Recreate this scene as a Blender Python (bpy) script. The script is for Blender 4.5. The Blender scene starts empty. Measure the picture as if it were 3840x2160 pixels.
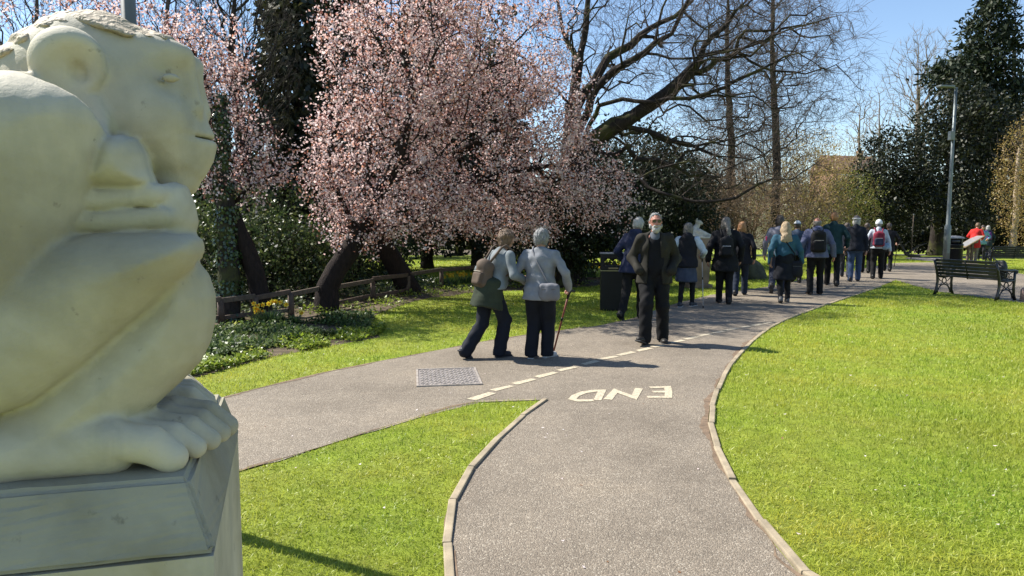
import bpy, bmesh, math, random
import numpy as np
from mathutils import Vector, Matrix

scene = bpy.context.scene
R = math.radians
# ---------------------------------------------------------------- camera
CAM_H = 1.6
PITCH = math.atan(237 / 2560)
cam_d = bpy.data.cameras.new('camera')
cam_d.sensor_width = 36.0
cam_d.lens = 24.0
cam_d.clip_start = 0.05
cam_d.clip_end = 3000
cam = bpy.data.objects.new('camera', cam_d)
scene.collection.objects.link(cam)
cam.location = (0, 0, CAM_H)
cam.rotation_euler = (math.pi / 2 - PITCH, 0, 0)
scene.camera = cam
# ---------------------------------------------------------------- sky, sun, exposure
SUN_EL = R(48)
SH = R(-26)                                    # bearing of the shadows on the ground, from +x
sun_from = Vector((-math.cos(SH) * math.cos(SUN_EL), -math.sin(SH) * math.cos(SUN_EL), math.sin(SUN_EL)))
world = bpy.data.worlds.new('World')
scene.world = world
world.use_nodes = True
wn = world.node_tree.nodes
wn.clear()
sky = wn.new('ShaderNodeTexSky')
sky.sky_type = 'NISHITA'
sky.sun_disc = False
sky.sun_elevation = SUN_EL
sky.sun_rotation = math.atan2(sun_from.x, sun_from.y)
sky.altitude = 60
sky.air_density = 1.0
sky.dust_density = 0.15
sky.ozone_density = 2.2
bg = wn.new('ShaderNodeBackground')
bg.inputs['Strength'].default_value = 0.10
wo = wn.new('ShaderNodeOutputWorld')
world.node_tree.links.new(sky.outputs[0], bg.inputs[0])
world.node_tree.links.new(bg.outputs[0], wo.inputs[0])
sun_d = bpy.data.lights.new('sun', 'SUN')
sun_d.energy = 4.9
sun_d.angle = R(0.5)
sun_d.color = (1.0, 0.95, 0.86)
sun = bpy.data.objects.new('sun', sun_d)
scene.collection.objects.link(sun)
sun.rotation_euler = sun_from.to_track_quat('Z', 'Y').to_euler()
vs = scene.view_settings
vs.view_transform = 'Standard'
vs.look = 'None'
vs.exposure = 1.0
vs.gamma = 1.0
scene.cycles.use_denoising = True
scene.cycles.max_bounces = 6
scene.cycles.transparent_max_bounces = 8

# ---------------------------------------------------------------- helpers
FPX, CX, CY = 2560.0, 1920.0, 1080.0
_F = np.array([0, math.cos(PITCH), -math.sin(PITCH)])
_U = np.array([0, math.sin(PITCH), math.cos(PITCH)])
_C = np.array([0, 0, CAM_H])


def ray(px, py):
    d = _F - (py - CY) / FPX * _U
    return d + np.array([(px - CX) / FPX, 0, 0])


def G(px, py, z=0.0):
    """the ground point that the photograph shows at a pixel"""
    r = ray(px, py)
    return _C + r * ((z - CAM_H) / r[2])


def D(px, py, y):
    """the point at distance y down the park that the photograph shows at a pixel"""
    r = ray(px, py)
    return _C + r * (y / r[1])


def ground_z(x, y):
    t = np.clip((np.asarray(y, float) - 31.0) / 32.0, 0, 1)
    return -0.95 * t * t * (3 - 2 * t)


rng = np.random.default_rng(7)
random.seed(7)
COL = scene.collection


def tag(o, label=None, cat=None, group=None, kind=None):
    if label: o['label'] = label
    if cat: o['category'] = cat
    if group: o['group'] = group
    if kind: o['kind'] = kind
    return o


def empty(name, loc=(0, 0, 0), rz=0.0, label=None, cat=None, group=None):
    o = bpy.data.objects.new(name, None)
    COL.objects.link(o)
    o.location = loc
    o.rotation_euler = (0, 0, rz)
    o.empty_display_size = 0.1
    return tag(o, label, cat, group)


def mesh_obj(name, verts, faces, mat, parent=None, smooth=False):
    me = bpy.data.meshes.new(name)
    if isinstance(faces, np.ndarray):
        verts = np.asarray(verts, np.float32)
        n, k = faces.shape
        me.vertices.add(len(verts))
        me.vertices.foreach_set('co', verts.ravel())
        me.loops.add(n * k)
        me.loops.foreach_set('vertex_index', faces.astype(np.int32).ravel())
        me.polygons.add(n)
        me.polygons.foreach_set('loop_start', np.arange(0, n * k, k, dtype=np.int32))
        me.polygons.foreach_set('loop_total', np.full(n, k, np.int32))
        me.update(calc_edges=True)
    else:
        me.from_pydata([tuple(map(float, v)) for v in verts], [], faces)
        me.update()
    if smooth:
        me.polygons.foreach_set('use_smooth', np.ones(len(me.polygons), bool))
    if mat: me.materials.append(mat)
    o = bpy.data.objects.new(name, me)
    COL.objects.link(o)
    if parent: o.parent = parent
    return o


def link_mesh(name, me, parent=None):
    o = bpy.data.objects.new(name, me)
    COL.objects.link(o)
    if parent: o.parent = parent
    return o


class MB:
    """collects shapes and links them as one mesh object"""
    def __init__(s):
        s.v = []; s.f = []

    def add(s, vs_, fs):
        b = len(s.v)
        s.v += [tuple(v) for v in vs_]
        s.f += [tuple(i + b for i in f) for f in fs]
        return s

    def box(s, c, size, rot=None, bevel=0.0):
        bm = bmesh.new()
        bmesh.ops.create_cube(bm, size=1)
        bmesh.ops.scale(bm, vec=size, verts=bm.verts)
        if bevel > 0:
            bmesh.ops.bevel(bm, geom=bm.edges[:], offset=bevel, segments=2, affect='EDGES', profile=0.6)
        m = Matrix.Translation(c) @ (rot.to_4x4() if rot else Matrix())
        bm.transform(m)
        bm.verts.index_update()
        s.add([v.co for v in bm.verts], [[v.index for v in f.verts] for f in bm.faces])
        bm.free()
        return s

    def beam(s, a, b, w, h, bevel=0.0):
        a, b = Vector(a), Vector(b)
        d = b - a
        q = d.to_track_quat('X', 'Z').to_matrix()
        return s.box((a + b) / 2, (d.length, w, h), q, bevel)

    def tube(s, pts, rad, n=8, cap=True):
        pts = [Vector(p) for p in pts]
        if not hasattr(rad, '__len__'): rad = [rad] * len(pts)
        rings = []
        ref = None
        b0 = len(s.v)
        for i, p in enumerate(pts):
            d = (pts[min(i + 1, len(pts) - 1)] - pts[max(i - 1, 0)])
            d = d.normalized() if d.length > 1e-9 else Vector((0, 0, 1))
            if ref is None:
                ref = d.orthogonal().normalized()
            ref = (ref - d * ref.dot(d)).normalized()
            w = d.cross(ref)
            ring = []
            for k in range(n):
                a = 2 * math.pi * k / n
                s.v.append(tuple(p + (ref * math.cos(a) + w * math.sin(a)) * rad[i]))
                ring.append(len(s.v) - 1)
            rings.append(ring)
        for r0, r1 in zip(rings, rings[1:]):
            for k in range(n):
                s.f.append((r0[k], r0[(k + 1) % n], r1[(k + 1) % n], r1[k]))
        if cap:
            s.f.append(tuple(rings[0][::-1])); s.f.append(tuple(rings[-1]))
        return s

    def lathe(s, prof, n=24, c=(0, 0, 0)):
        b = len(s.v)
        for r, z in prof:
            for k in range(n):
                a = 2 * math.pi * k / n
                s.v.append((c[0] + r * math.cos(a), c[1] + r * math.sin(a), c[2] + z))
        for i in range(len(prof) - 1):
            for k in range(n):
                s.f.append((b + i * n + k, b + i * n + (k + 1) % n, b + (i + 1) * n + (k + 1) % n, b + (i + 1) * n + k))
        s.f.append(tuple(b + k for k in range(n))[::-1])
        s.f.append(tuple(b + (len(prof) - 1) * n + k for k in range(n)))
        return s

    def prism(s, poly, z0, z1):
        n = len(poly); b = len(s.v)
        s.v += [(p[0], p[1], z0) for p in poly] + [(p[0], p[1], z1) for p in poly]
        s.f.append(tuple(b + i for i in range(n))[::-1]); s.f.append(tuple(b + n + i for i in range(n)))
        for i in range(n):
            j = (i + 1) % n
            s.f.append((b + i, b + j, b + n + j, b + n + i))
        return s

    def build(s, name, mat, parent=None, smooth=False):
        return mesh_obj(name, s.v, s.f, mat, parent, smooth)


def copy_tree(o, parent=None):
    c = o.copy()
    COL.objects.link(c)
    c.parent = parent
    for ch in [x for x in bpy.data.objects if x.parent is o]:
        copy_tree(ch, c)
    return c


# ---------------------------------------------------------------- materials
def nodes_of(name):
    m = bpy.data.materials.new(name)
    m.use_nodes = True
    nt = m.node_tree
    return m, nt, nt.nodes, nt.nodes['Principled BSDF'], nt.nodes['Material Output']


def ramp(nt, fac, stops):
    r = nt.nodes.new('ShaderNodeValToRGB')
    el = r.color_ramp.elements
    while len(el) < len(stops): el.new(0.5)
    for e, (p, c) in zip(el, stops):
        e.position = p
        e.color = (c[0], c[1], c[2], 1)
    nt.links.new(fac, r.inputs[0])
    return r.outputs[0]


def noise(nt, scale, detail=4, rough=0.6, vec=None, dist=0.0):
    n = nt.nodes.new('ShaderNodeTexNoise')
    n.inputs['Scale'].default_value = scale
    n.inputs['Detail'].default_value = detail
    n.inputs['Roughness'].default_value = rough
    n.inputs['Distortion'].default_value = dist
    if vec is None:
        g = nt.nodes.new('ShaderNodeNewGeometry'); vec = g.outputs['Position']
    nt.links.new(vec, n.inputs['Vector'])
    return n.outputs[0]


def mixc(nt, fac, a, b, mode='MIX'):
    m = nt.nodes.new('ShaderNodeMix')
    m.data_type = 'RGBA'; m.blend_type = mode
    for s, v in ((m.inputs[0], fac), (m.inputs[6], a), (m.inputs[7], b)):
        if hasattr(v, 'links'): nt.links.new(v, s)
        elif isinstance(v, (int, float)): s.default_value = v
        else: s.default_value = (v[0], v[1], v[2], 1)
    return m.outputs[2]


def bump(nt, b, height, strength, dist=0.01):
    n = nt.nodes.new('ShaderNodeBump')
    n.inputs['Strength'].default_value = strength
    n.inputs['Distance'].default_value = dist
    nt.links.new(height, n.inputs['Height'])
    nt.links.new(n.outputs[0], b.inputs['Normal'])


def dk(c, k): return tuple(min(1, x * k) for x in c)


def mat(name, col, rough=0.8, var=0.25, scale=6.0, bscale=60.0, bstr=0.25, bdist=0.004, metal=0.0, spec=0.4, col2=None):
    m, nt, N, b, out = nodes_of(name)
    f = noise(nt, scale, 5)
    c = ramp(nt, f, [(0.3, dk(col, 1 - var)), (0.7, col2 or dk(col, 1 + var))])
    nt.links.new(c, b.inputs['Base Color'])
    b.inputs['Roughness'].default_value = rough
    b.inputs['Metallic'].default_value = metal
    b.inputs['Specular IOR Level'].default_value = spec
    if bstr > 0: bump(nt, b, noise(nt, bscale, 4), bstr, bdist)
    return m


def leaf_mat(name, stops, trans=0.4, rough=0.45, spec=0.5, tint=None, posvar=None, broad=None):
    """thin leaves: colour differs from leaf to leaf, part of the light comes through"""
    m, nt, N, b, out = nodes_of(name)
    g = N.new('ShaderNodeNewGeometry')
    c = ramp(nt, g.outputs['Random Per Island'], stops)
    if posvar:
        c = mixc(nt, ramp(nt, noise(nt, posvar[0], 3), [(0.35, (0, 0, 0)), (0.65, (1, 1, 1))]), c, mixc(nt, 0.55, c, posvar[1]))
    if broad:
        c = mixc(nt, 1.0, c, ramp(nt, noise(nt, broad[0], 4, 0.6), [(0.32, broad[1]), (0.66, broad[2])]), 'MULTIPLY')
    nt.links.new(c, b.inputs['Base Color'])
    b.inputs['Roughness'].default_value = rough
    b.inputs['Specular IOR Level'].default_value = spec
    t = N.new('ShaderNodeBsdfTranslucent')
    if tint: c2 = mixc(nt, 1.0, c, tint, 'MULTIPLY')
    else: c2 = c
    nt.links.new(c2, t.inputs['Color'])
    mx = N.new('ShaderNodeMixShader')
    mx.inputs[0].default_value = trans
    nt.links.new(b.outputs[0], mx.inputs[1])
    nt.links.new(t.outputs[0], mx.inputs[2])
    nt.links.new(mx.outputs[0], out.inputs['Surface'])
    return m


# ---------------------------------------------------------------- solid modelling on a grid (smooth unions), for carved and soft shapes
class Field:
    def __init__(s, lo, hi, h):
        s.lo = np.asarray(lo, float); s.h = h
        n = np.ceil((np.asarray(hi, float) - s.lo) / h).astype(int) + 2
        s.n = n
        s.ax = [(s.lo[i] + np.arange(n[i]) * h).astype(np.float32) for i in range(3)]
        s.F = np.full(n, 0.25, np.float32)

    def _win(s, lo, hi, m):
        sl = []
        for i in range(3):
            a = int(np.floor((lo[i] - m - s.lo[i]) / s.h)); b = int(np.ceil((hi[i] + m - s.lo[i]) / s.h)) + 1
            a = max(a, 0); b = min(b, s.n[i])
            if b <= a: return None
            sl.append(slice(a, b))
        return tuple(sl)

    def _put(s, sl, d, k, op):
        A = s.F[sl]
        if op == 'sub':
            d = -d
            if k > 0:
                hh = np.clip(0.5 - 0.5 * (A - d) / k, 0, 1)
                s.F[sl] = A * (1 - hh) + d * hh + k * hh * (1 - hh)
            else: s.F[sl] = np.maximum(A, d)
        else:
            if k > 0:
                hh = np.clip(0.5 + 0.5 * (A - d) / k, 0, 1)
                s.F[sl] = A * (1 - hh) + d * hh - k * hh * (1 - hh)
            else: s.F[sl] = np.minimum(A, d)

    def grid(s, sl):
        return np.meshgrid(s.ax[0][sl[0]], s.ax[1][sl[1]], s.ax[2][sl[2]], indexing='ij', sparse=True)

    def cone(s, a, b, ra, rb, k=0.0, op='add', flat=None):
        a = np.asarray(a, float); b = np.asarray(b, float)
        r = max(ra, rb)
        sl = s._win(np.minimum(a, b) - r, np.maximum(a, b) + r, max(k, 2 * s.h) + 2 * s.h)
        if sl is None: return s
        X, Y, Z = s.grid(sl)
        d = b - a; L2 = float(d @ d) + 1e-12
        t = np.clip(((X - a[0]) * d[0] + (Y - a[1]) * d[1] + (Z - a[2]) * d[2]) / L2, 0, 1)
        dist = np.sqrt((X - a[0] - t * d[0]) ** 2 + (Y - a[1] - t * d[1]) ** 2 + (Z - a[2] - t * d[2]) ** 2) - (ra + (rb - ra) * t)
        s._put(sl, dist.astype(np.float32), k, op)
        return s

    def ell(s, c, r, k=0.0, op='add', rot=None):
        c = np.asarray(c, float); r = np.asarray(r, float)
        R_ = np.eye(3) if rot is None else np.array(rot)
        ext = np.sqrt(((R_ * r[None, :]) ** 2).sum(1))
        sl = s._win(c - ext, c + ext, max(k, 2 * s.h) + 2 * s.h)
        if sl is None: return s
        X, Y, Z = s.grid(sl)
        q = [(X - c[0]) * R_[0, i] + (Y - c[1]) * R_[1, i] + (Z - c[2]) * R_[2, i] for i in range(3)]
        k0 = np.sqrt((q[0] / r[0]) ** 2 + (q[1] / r[1]) ** 2 + (q[2] / r[2]) ** 2)
        k1 = np.sqrt((q[0] / r[0] ** 2) ** 2 + (q[1] / r[1] ** 2) ** 2 + (q[2] / r[2] ** 2) ** 2) + 1e-9
        s._put(sl, (k0 * (k0 - 1) / k1).astype(np.float32), k, op)
        return s

    def box(s, c, half, rnd=0.0, k=0.0, op='add', rot=None):
        c = np.asarray(c, float); half = np.asarray(half, float)
        R_ = np.eye(3) if rot is None else np.array(rot)
        ext = np.abs(R_) @ half
        sl = s._win(c - ext, c + ext, max(k, 2 * s.h) + 2 * s.h)
        if sl is None: return s
        X, Y, Z = s.grid(sl)
        q = [np.abs((X - c[0]) * R_[0, i] + (Y - c[1]) * R_[1, i] + (Z - c[2]) * R_[2, i]) - (half[i] - rnd) for i in range(3)]
        d = np.sqrt(np.maximum(q[0], 0) ** 2 + np.maximum(q[1], 0) ** 2 + np.maximum(q[2], 0) ** 2) + np.minimum(np.maximum(q[0], np.maximum(q[1], q[2])), 0) - rnd
        s._put(sl, d.astype(np.float32), k, op)
        return s

    def pillow(s, poly, off, thick, ra, k=0.0, op='add'):
        """a closed outline in the x-z plane, given thickness and domed towards its rim; thick may vary along x: [(x, t), ...]"""
        poly = np.asarray(poly, float)
        tx = np.array([p[0] for p in thick]) if isinstance(thick, list) else None
        tmax = max(p[1] for p in thick) if tx is not None else thick
        lo = np.array([poly[:, 0].min(), off - tmax, poly[:, 1].min()]); hi = np.array([poly[:, 0].max(), off + tmax, poly[:, 1].max()])
        sl = s._win(lo, hi, max(k, 2 * s.h) + 2 * s.h)
        if sl is None: return s
        X, Z = np.meshgrid(s.ax[0][sl[0]], s.ax[2][sl[2]], indexing='ij')
        d2 = np.full(X.shape, 1e9)
        for i in range(len(poly)):
            a = poly[i - 1]; b = poly[i]; e = b - a
            t = np.clip(((X - a[0]) * e[0] + (Z - a[1]) * e[1]) / (e @ e + 1e-12), 0, 1)
            d2 = np.minimum(d2, (X - a[0] - t * e[0]) ** 2 + (Z - a[1] - t * e[1]) ** 2)
        d2 = np.sqrt(d2)
        ins = in_poly(np.stack([X.ravel(), Z.ravel()], 1), [tuple(p) for p in poly]).reshape(X.shape)
        d2 = np.where(ins, -d2, d2)
        T_ = np.interp(s.ax[0][sl[0]], tx, [p[1] for p in thick])[:, None, None] if tx is not None else thick
        Y = s.ax[1][sl[1]][None, :, None]
        a = np.maximum((d2[:, None, :] + ra) / ra, 0); b = np.abs(Y - off) / T_
        g = np.sqrt(a * a + b * b)
        d = (g - 1) * np.minimum(ra, T_) * 0.8
        s._put(sl, d.astype(np.float32), k, op)
        return s

    def cut_above(s, fn):
        """keep only where fn(X,Y,Z) < 0"""
        X, Y, Z = s.grid((slice(None),) * 3)
        s.F = np.maximum(s.F, fn(X, Y, Z).astype(np.float32))
        return s

    def ripple(s, amp, sc, seed=0):
        r = np.random.default_rng(seed)
        X, Y, Z = s.grid((slice(None),) * 3)
        acc = 0
        for i in range(4):
            w = r.normal(size=3); w = w / np.linalg.norm(w) * sc * r.uniform(0.6, 1.6)
            acc = acc + np.sin(X * w[0] + Y * w[1] + Z * w[2] + r.uniform(0, 6))
        s.F = (s.F + amp * acc / 2).astype(np.float32)
        return s

    def mesh(s):
        F = s.F; n = F.shape
        F = F.copy()
        for i in range(3):
            sl = [slice(None)] * 3
            sl[i] = 0; F[tuple(sl)] = np.maximum(F[tuple(sl)], 0.01)
            sl[i] = -1; F[tuple(sl)] = np.maximum(F[tuple(sl)], 0.01)
        I = F < 0
        c = I[:-1, :-1, :-1].astype(np.int8)
        cnt = np.zeros(tuple(k - 1 for k in n), np.int8)
        for dx in (0, 1):
            for dy in (0, 1):
                for dz in (0, 1):
                    cnt += I[dx:n[0] - 1 + dx, dy:n[1] - 1 + dy, dz:n[2] - 1 + dz]
        act = (cnt > 0) & (cnt < 8)
        ci = np.argwhere(act)
        idx = np.full(act.shape, -1, np.int64)
        idx[act] = np.arange(len(ci))
        P = np.zeros((len(ci), 3)); W = np.zeros(len(ci))
        corners = [(dx, dy, dz) for dx in (0, 1) for dy in (0, 1) for dz in (0, 1)]
        for a in range(3):
            for c0 in corners:
                if c0[a]: continue
                c1 = list(c0); c1[a] = 1
                p0 = ci + np.array(c0); p1 = ci + np.array(c1)
                f0 = F[p0[:, 0], p0[:, 1], p0[:, 2]]; f1 = F[p1[:, 0], p1[:, 1], p1[:, 2]]
                m = (f0 < 0) != (f1 < 0)
                t = np.where(m, f0 / np.where(m, f0 - f1, 1), 0)
                p = p0.astype(float); p[:, a] += t
                P[m] += p[m]; W[m] += 1
        V = s.lo + s.h * (P / W[:, None])
        Q = []
        for a in range(3):
            b, c_ = (a + 1) % 3, (a + 2) % 3
            sl0 = [slice(1, -1)] * 3; sl1 = [slice(1, -1)] * 3
            sl0[a] = slice(0, -1); sl1[a] = slice(1, None)
            A0 = I[tuple(sl0)]; A1 = I[tuple(sl1)]
            e = np.argwhere(A0 != A1)
            if not len(e): continue
            inside0 = A0[e[:, 0], e[:, 1], e[:, 2]]
            g = e.copy(); g[:, b] += 1; g[:, c_] += 1
            def cell(ob, oc):
                h_ = g.copy(); h_[:, b] += ob; h_[:, c_] += oc
                return idx[h_[:, 0], h_[:, 1], h_[:, 2]]
            q = np.stack([cell(-1, -1), cell(0, -1), cell(0, 0), cell(-1, 0)], 1)
            q[~inside0] = q[~inside0][:, ::-1]
            Q.append(q)
        return V, np.concatenate(Q) if Q else np.zeros((0, 4), int)

    def build(s, name, mat_, parent=None, xf=None):
        V, Q = s.mesh()
        if xf is not None: V = xf(V)
        return mesh_obj(name, V, Q, mat_, parent, smooth=True)


# ---------------------------------------------------------------- leaves and branches
def unit(v): return v / (np.linalg.norm(v, axis=-1, keepdims=True) + 1e-12)


def leaf_mesh(P, dirs, nrm, L, W, fold=0.15):
    """one four-cornered leaf for each point"""
    n = len(P)
    dirs = unit(dirs); side = unit(np.cross(dirs, nrm)); up = np.cross(side, dirs)
    L = np.broadcast_to(np.asarray(L, float), (n,))[:, None]; W = np.broadcast_to(np.asarray(W, float), (n,))[:, None]
    a = P; t = P + dirs * L
    m = P + dirs * L * 0.5 - up * L * fold
    l = m - side * W / 2; r = m + side * W / 2
    V = np.stack([a, r, t, l], 1).reshape(-1, 3)
    F_ = np.arange(4 * n).reshape(n, 4)
    return V, F_


def rdir(n, g=rng): return unit(g.normal(size=(n, 3)))


def in_poly(P, poly):
    x, y = P[:, 0], P[:, 1]
    r = np.zeros(len(P), bool)
    j = len(poly) - 1
    for i in range(len(poly)):
        xi, yi = poly[i]; xj, yj = poly[j]
        c = ((yi > y) != (yj > y)) & (x < (xj - xi) * (y - yi) / (yj - yi + 1e-12) + xi)
        r ^= c
        j = i
    return r


class Skeleton:
    def __init__(s, bf=0.35, g=rng):
        s.p = []; s.par = []; s.pl = []; s.bf = bf; s.g = g

    def chain(s, pts, parent=-1, step=0.3, jit=0.0):
        pts = [np.asarray(p, float) for p in pts]
        last = parent
        if parent < 0:
            s.p.append(pts[0]); s.par.append(-1); s.pl.append(0.0); last = len(s.p) - 1
        # Catmull-Rom through the points
        ex = [2 * pts[0] - pts[1]] + pts + [2 * pts[-1] - pts[-2]]
        for i in range(1, len(ex) - 2):
            n = max(1, int(np.linalg.norm(ex[i + 1] - ex[i]) / step))
            for k in range(1, n + 1):
                t = k / n
                q = 0.5 * (2 * ex[i] + (ex[i + 1] - ex[i - 1]) * t + (2 * ex[i - 1] - 5 * ex[i] + 4 * ex[i + 1] - ex[i + 2]) * t * t
                           + (-ex[i - 1] + 3 * ex[i] - 3 * ex[i + 1] + ex[i + 2]) * t ** 3)
                q = q + s.g.normal(size=3) * jit
                s.pl.append(s.pl[last] + np.linalg.norm(q - s.p[last]))
                s.p.append(q); s.par.append(last); last = len(s.p) - 1
        return last

    def grow(s, tips, step=0.3, jit=0.05, droop=0.0, bend=0.35):
        """join every tip to the cheapest node, nearest tips first"""
        tips = np.asarray(tips)
        cap = len(s.p) + len(tips) * 40
        A = np.zeros((cap, 3)); PL = np.zeros(cap); n = len(s.p)
        A[:n] = s.p; PL[:n] = s.pl
        d0 = np.min(np.linalg.norm(tips[:, None, :] - A[None, :n:max(1, n // 60)], axis=2), axis=1)
        for t in tips[np.argsort(d0)]:
            d = np.linalg.norm(A[:n] - t, axis=1)
            i = int(np.argmin(d + s.bf * PL[:n]))
            if d[i] < step * 0.3: continue
            a = A[i]; par = s.par[i]
            din = unit(a - A[par]) if par >= 0 else np.array([0, 0, 1.0])
            L = d[i]; m = max(1, min(14, int(round(L / step))))
            c = a + din * L * bend
            last = i
            for k in range(1, m + 1):
                u = k / m
                q = (1 - u) ** 2 * a + 2 * u * (1 - u) * c + u * u * t
                q = q + s.g.normal(size=3) * jit * (1 if k < m else 0)
                q[2] -= droop * u * u * L
                A[n] = q; PL[n] = PL[last] + L / m
                s.p.append(q); s.par.append(last); s.pl.append(PL[n])
                last = n; n += 1
        return s

    def radii(s, r_tip=0.004, ex=2.4, r_max=None):
        P = np.array(s.p); par = np.array(s.par)
        ch = np.bincount(par[par >= 0], minlength=len(P))
        acc = np.where(ch == 0, r_tip ** ex, 0.0)
        for i in range(len(P) - 1, 0, -1):
            if par[i] >= 0: acc[par[i]] += acc[i]
        r = acc ** (1 / ex)
        if r_max: r = r_tip * np.maximum(r / r_tip, 1) ** (math.log(r_max / r_tip) / math.log(max(r[0] / r_tip, 1.5)))
        s.r = r
        return r

    def tips(s):
        par = np.array(s.par)
        ch = np.bincount(par[par >= 0], minlength=len(s.p))
        i = np.where(ch == 0)[0]
        P = np.array(s.p)
        return P[i], unit(P[i] - P[par[i]])

    def spray(s, per, length, r, spread=0.8, lift=0.1):
        """fine twiglets at the ends of the branches"""
        T, d = s.tips()
        idx = np.repeat(np.arange(len(T)), per); n = len(idx)
        back = s.g.uniform(0, 1, n)[:, None] * length * 0.8
        p0 = T[idx] - d[idx] * back
        dr = unit(d[idx] + rdir(n, s.g) * spread + np.array([0, 0, lift]))
        L = length * s.g.uniform(0.4, 1.2, n)[:, None]
        p1 = p0 + dr * L * 0.5; p2 = p1 + unit(dr + rdir(n, s.g) * 0.35) * L * 0.5
        a = np.arange(3) * 2 * math.pi / 3
        V = []
        for p, rr in ((p0, r), (p1, r * 0.85), (p2, r * 0.5)):
            u = unit(np.cross(dr, np.array([0.31, 0.93, 0.17]))); w = np.cross(dr, u)
            V.append(p[:, None] + rr * (np.cos(a)[None, :, None] * u[:, None] + np.sin(a)[None, :, None] * w[:, None]))
        V = np.concatenate(V, 1).reshape(-1, 3)
        k = np.arange(3); k2 = (k + 1) % 3
        q_ = np.concatenate([np.stack([k, k2, 3 + k2, 3 + k], 1), np.stack([3 + k, 3 + k2, 6 + k2, 6 + k], 1)])
        return V, (np.arange(n)[:, None, None] * 9 + q_[None]).reshape(-1, 4)

    def mesh(s, rlo=0.0, rhi=9.0):
        P = np.array(s.p); par = np.array(s.par); r = s.r
        N = len(P)
        # main child of each node = thickest
        main = np.full(N, -1)
        order = np.argsort(r)
        for i in order:
            if par[i] >= 0: main[par[i]] = i
        ed = np.zeros((N, 3)); ok = par >= 0
        ed[ok] = unit(P[ok] - P[par[ok]])
        nd = ed.copy()
        hm = main >= 0
        nd[hm] = unit(ed[hm] + ed[main[hm]])
        ref = np.array([0.13, 0.98, 0.11])
        def frame(d):
            u = unit(np.cross(d, ref)); return u, np.cross(d, u)
        V = []; Q = []; base = 0
        c = np.where(ok & (r >= rlo) & (r < rhi))[0]
        for lo, hi, ns in ((0.03, 9, 9), (0.011, 0.03, 5), (0, 0.011, 3)):
            e = c[(r[c] >= lo) & (r[c] < hi)]
            if not len(e): continue
            p = par[e]
            ism = main[p] == e
            d0 = np.where(ism[:, None], nd[p], ed[e]); d1 = nd[e]
            r0 = np.where(ism, r[p], np.minimum(r[p], r[e] * 1.25)); r1 = r[e]
            a = np.arange(ns) * 2 * math.pi / ns
            u0, w0 = frame(d0); u1, w1 = frame(d1)
            R0 = P[p][:, None] + r0[:, None, None] * (np.cos(a)[None, :, None] * u0[:, None] + np.sin(a)[None, :, None] * w0[:, None])
            R1 = P[e][:, None] + r1[:, None, None] * (np.cos(a)[None, :, None] * u1[:, None] + np.sin(a)[None, :, None] * w1[:, None])
            V.append(np.concatenate([R0, R1], 1).reshape(-1, 3))
            k = np.arange(ns); k2 = (k + 1) % ns
            q = np.stack([k, k2, ns + k2, ns + k], 1)
            Q.append((base + np.arange(len(e))[:, None, None] * 2 * ns + q[None]).reshape(-1, 4))
            base += len(e) * 2 * ns
        if not V: return np.zeros((0, 3)), np.zeros((0, 4), int)
        return np.concatenate(V), np.concatenate(Q)

# ================================================================ THE SETTING
def ground_z(x, y):
    y = np.asarray(y, float)
    t = np.clip((y - 31.0) / 32.0, 0, 1)
    u = np.clip((y - 72.0) / 95.0, 0, 1)
    return -0.95 * t * t * (3 - 2 * t) + 12.0 * u * u * (3 - 2 * u)


# ---- lawn material
def lawn_material():
    m, nt, N, b, out = nodes_of('lawn_grass')
    c1 = ramp(nt, noise(nt, 90, 6, 0.7), [(0.28, (0.11, 0.15, 0.012)), (0.5, (0.22, 0.285, 0.02)), (0.72, (0.33, 0.40, 0.05))])
    patch = ramp(nt, noise(nt, 0.9, 5, 0.6), [(0.42, (0, 0, 0)), (0.68, (1, 1, 1))])
    c2 = mixc(nt, patch, c1, mixc(nt, 0.55, c1, (0.26, 0.27, 0.05)))
    fine = ramp(nt, noise(nt, 6, 4), [(0.35, (0.75, 0.75, 0.75)), (0.65, (1.15, 1.15, 1.15))])
    nt.links.new(mixc(nt, 1.0, c2, fine, 'MULTIPLY'), b.inputs['Base Color'])
    b.inputs['Roughness'].default_value = 0.85
    b.inputs['Specular IOR Level'].default_value = 0.25
    bump(nt, b, noise(nt, 160, 5, 0.75), 0.8, 0.02)
    return m


M_LAWN = lawn_material()
ys = np.concatenate([np.linspace(-60, 30, 10), np.linspace(32, 64, 17), np.linspace(70, 170, 26), [200, 260, 400, 700, 1200]])
xs = np.linspace(-900, 900, 61)
XX, YY = np.meshgrid(xs, ys, indexing='ij')
V = np.stack([XX, YY, ground_z(XX, YY)], -1).reshape(-1, 3)
ny = len(ys)
Q = [(i * ny + j, (i + 1) * ny + j, (i + 1) * ny + j + 1, i * ny + j + 1) for i in range(len(xs) - 1) for j in range(ny - 1)]
tag(mesh_obj('ground', V, np.array(Q), M_LAWN, smooth=True), kind='structure')


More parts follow.
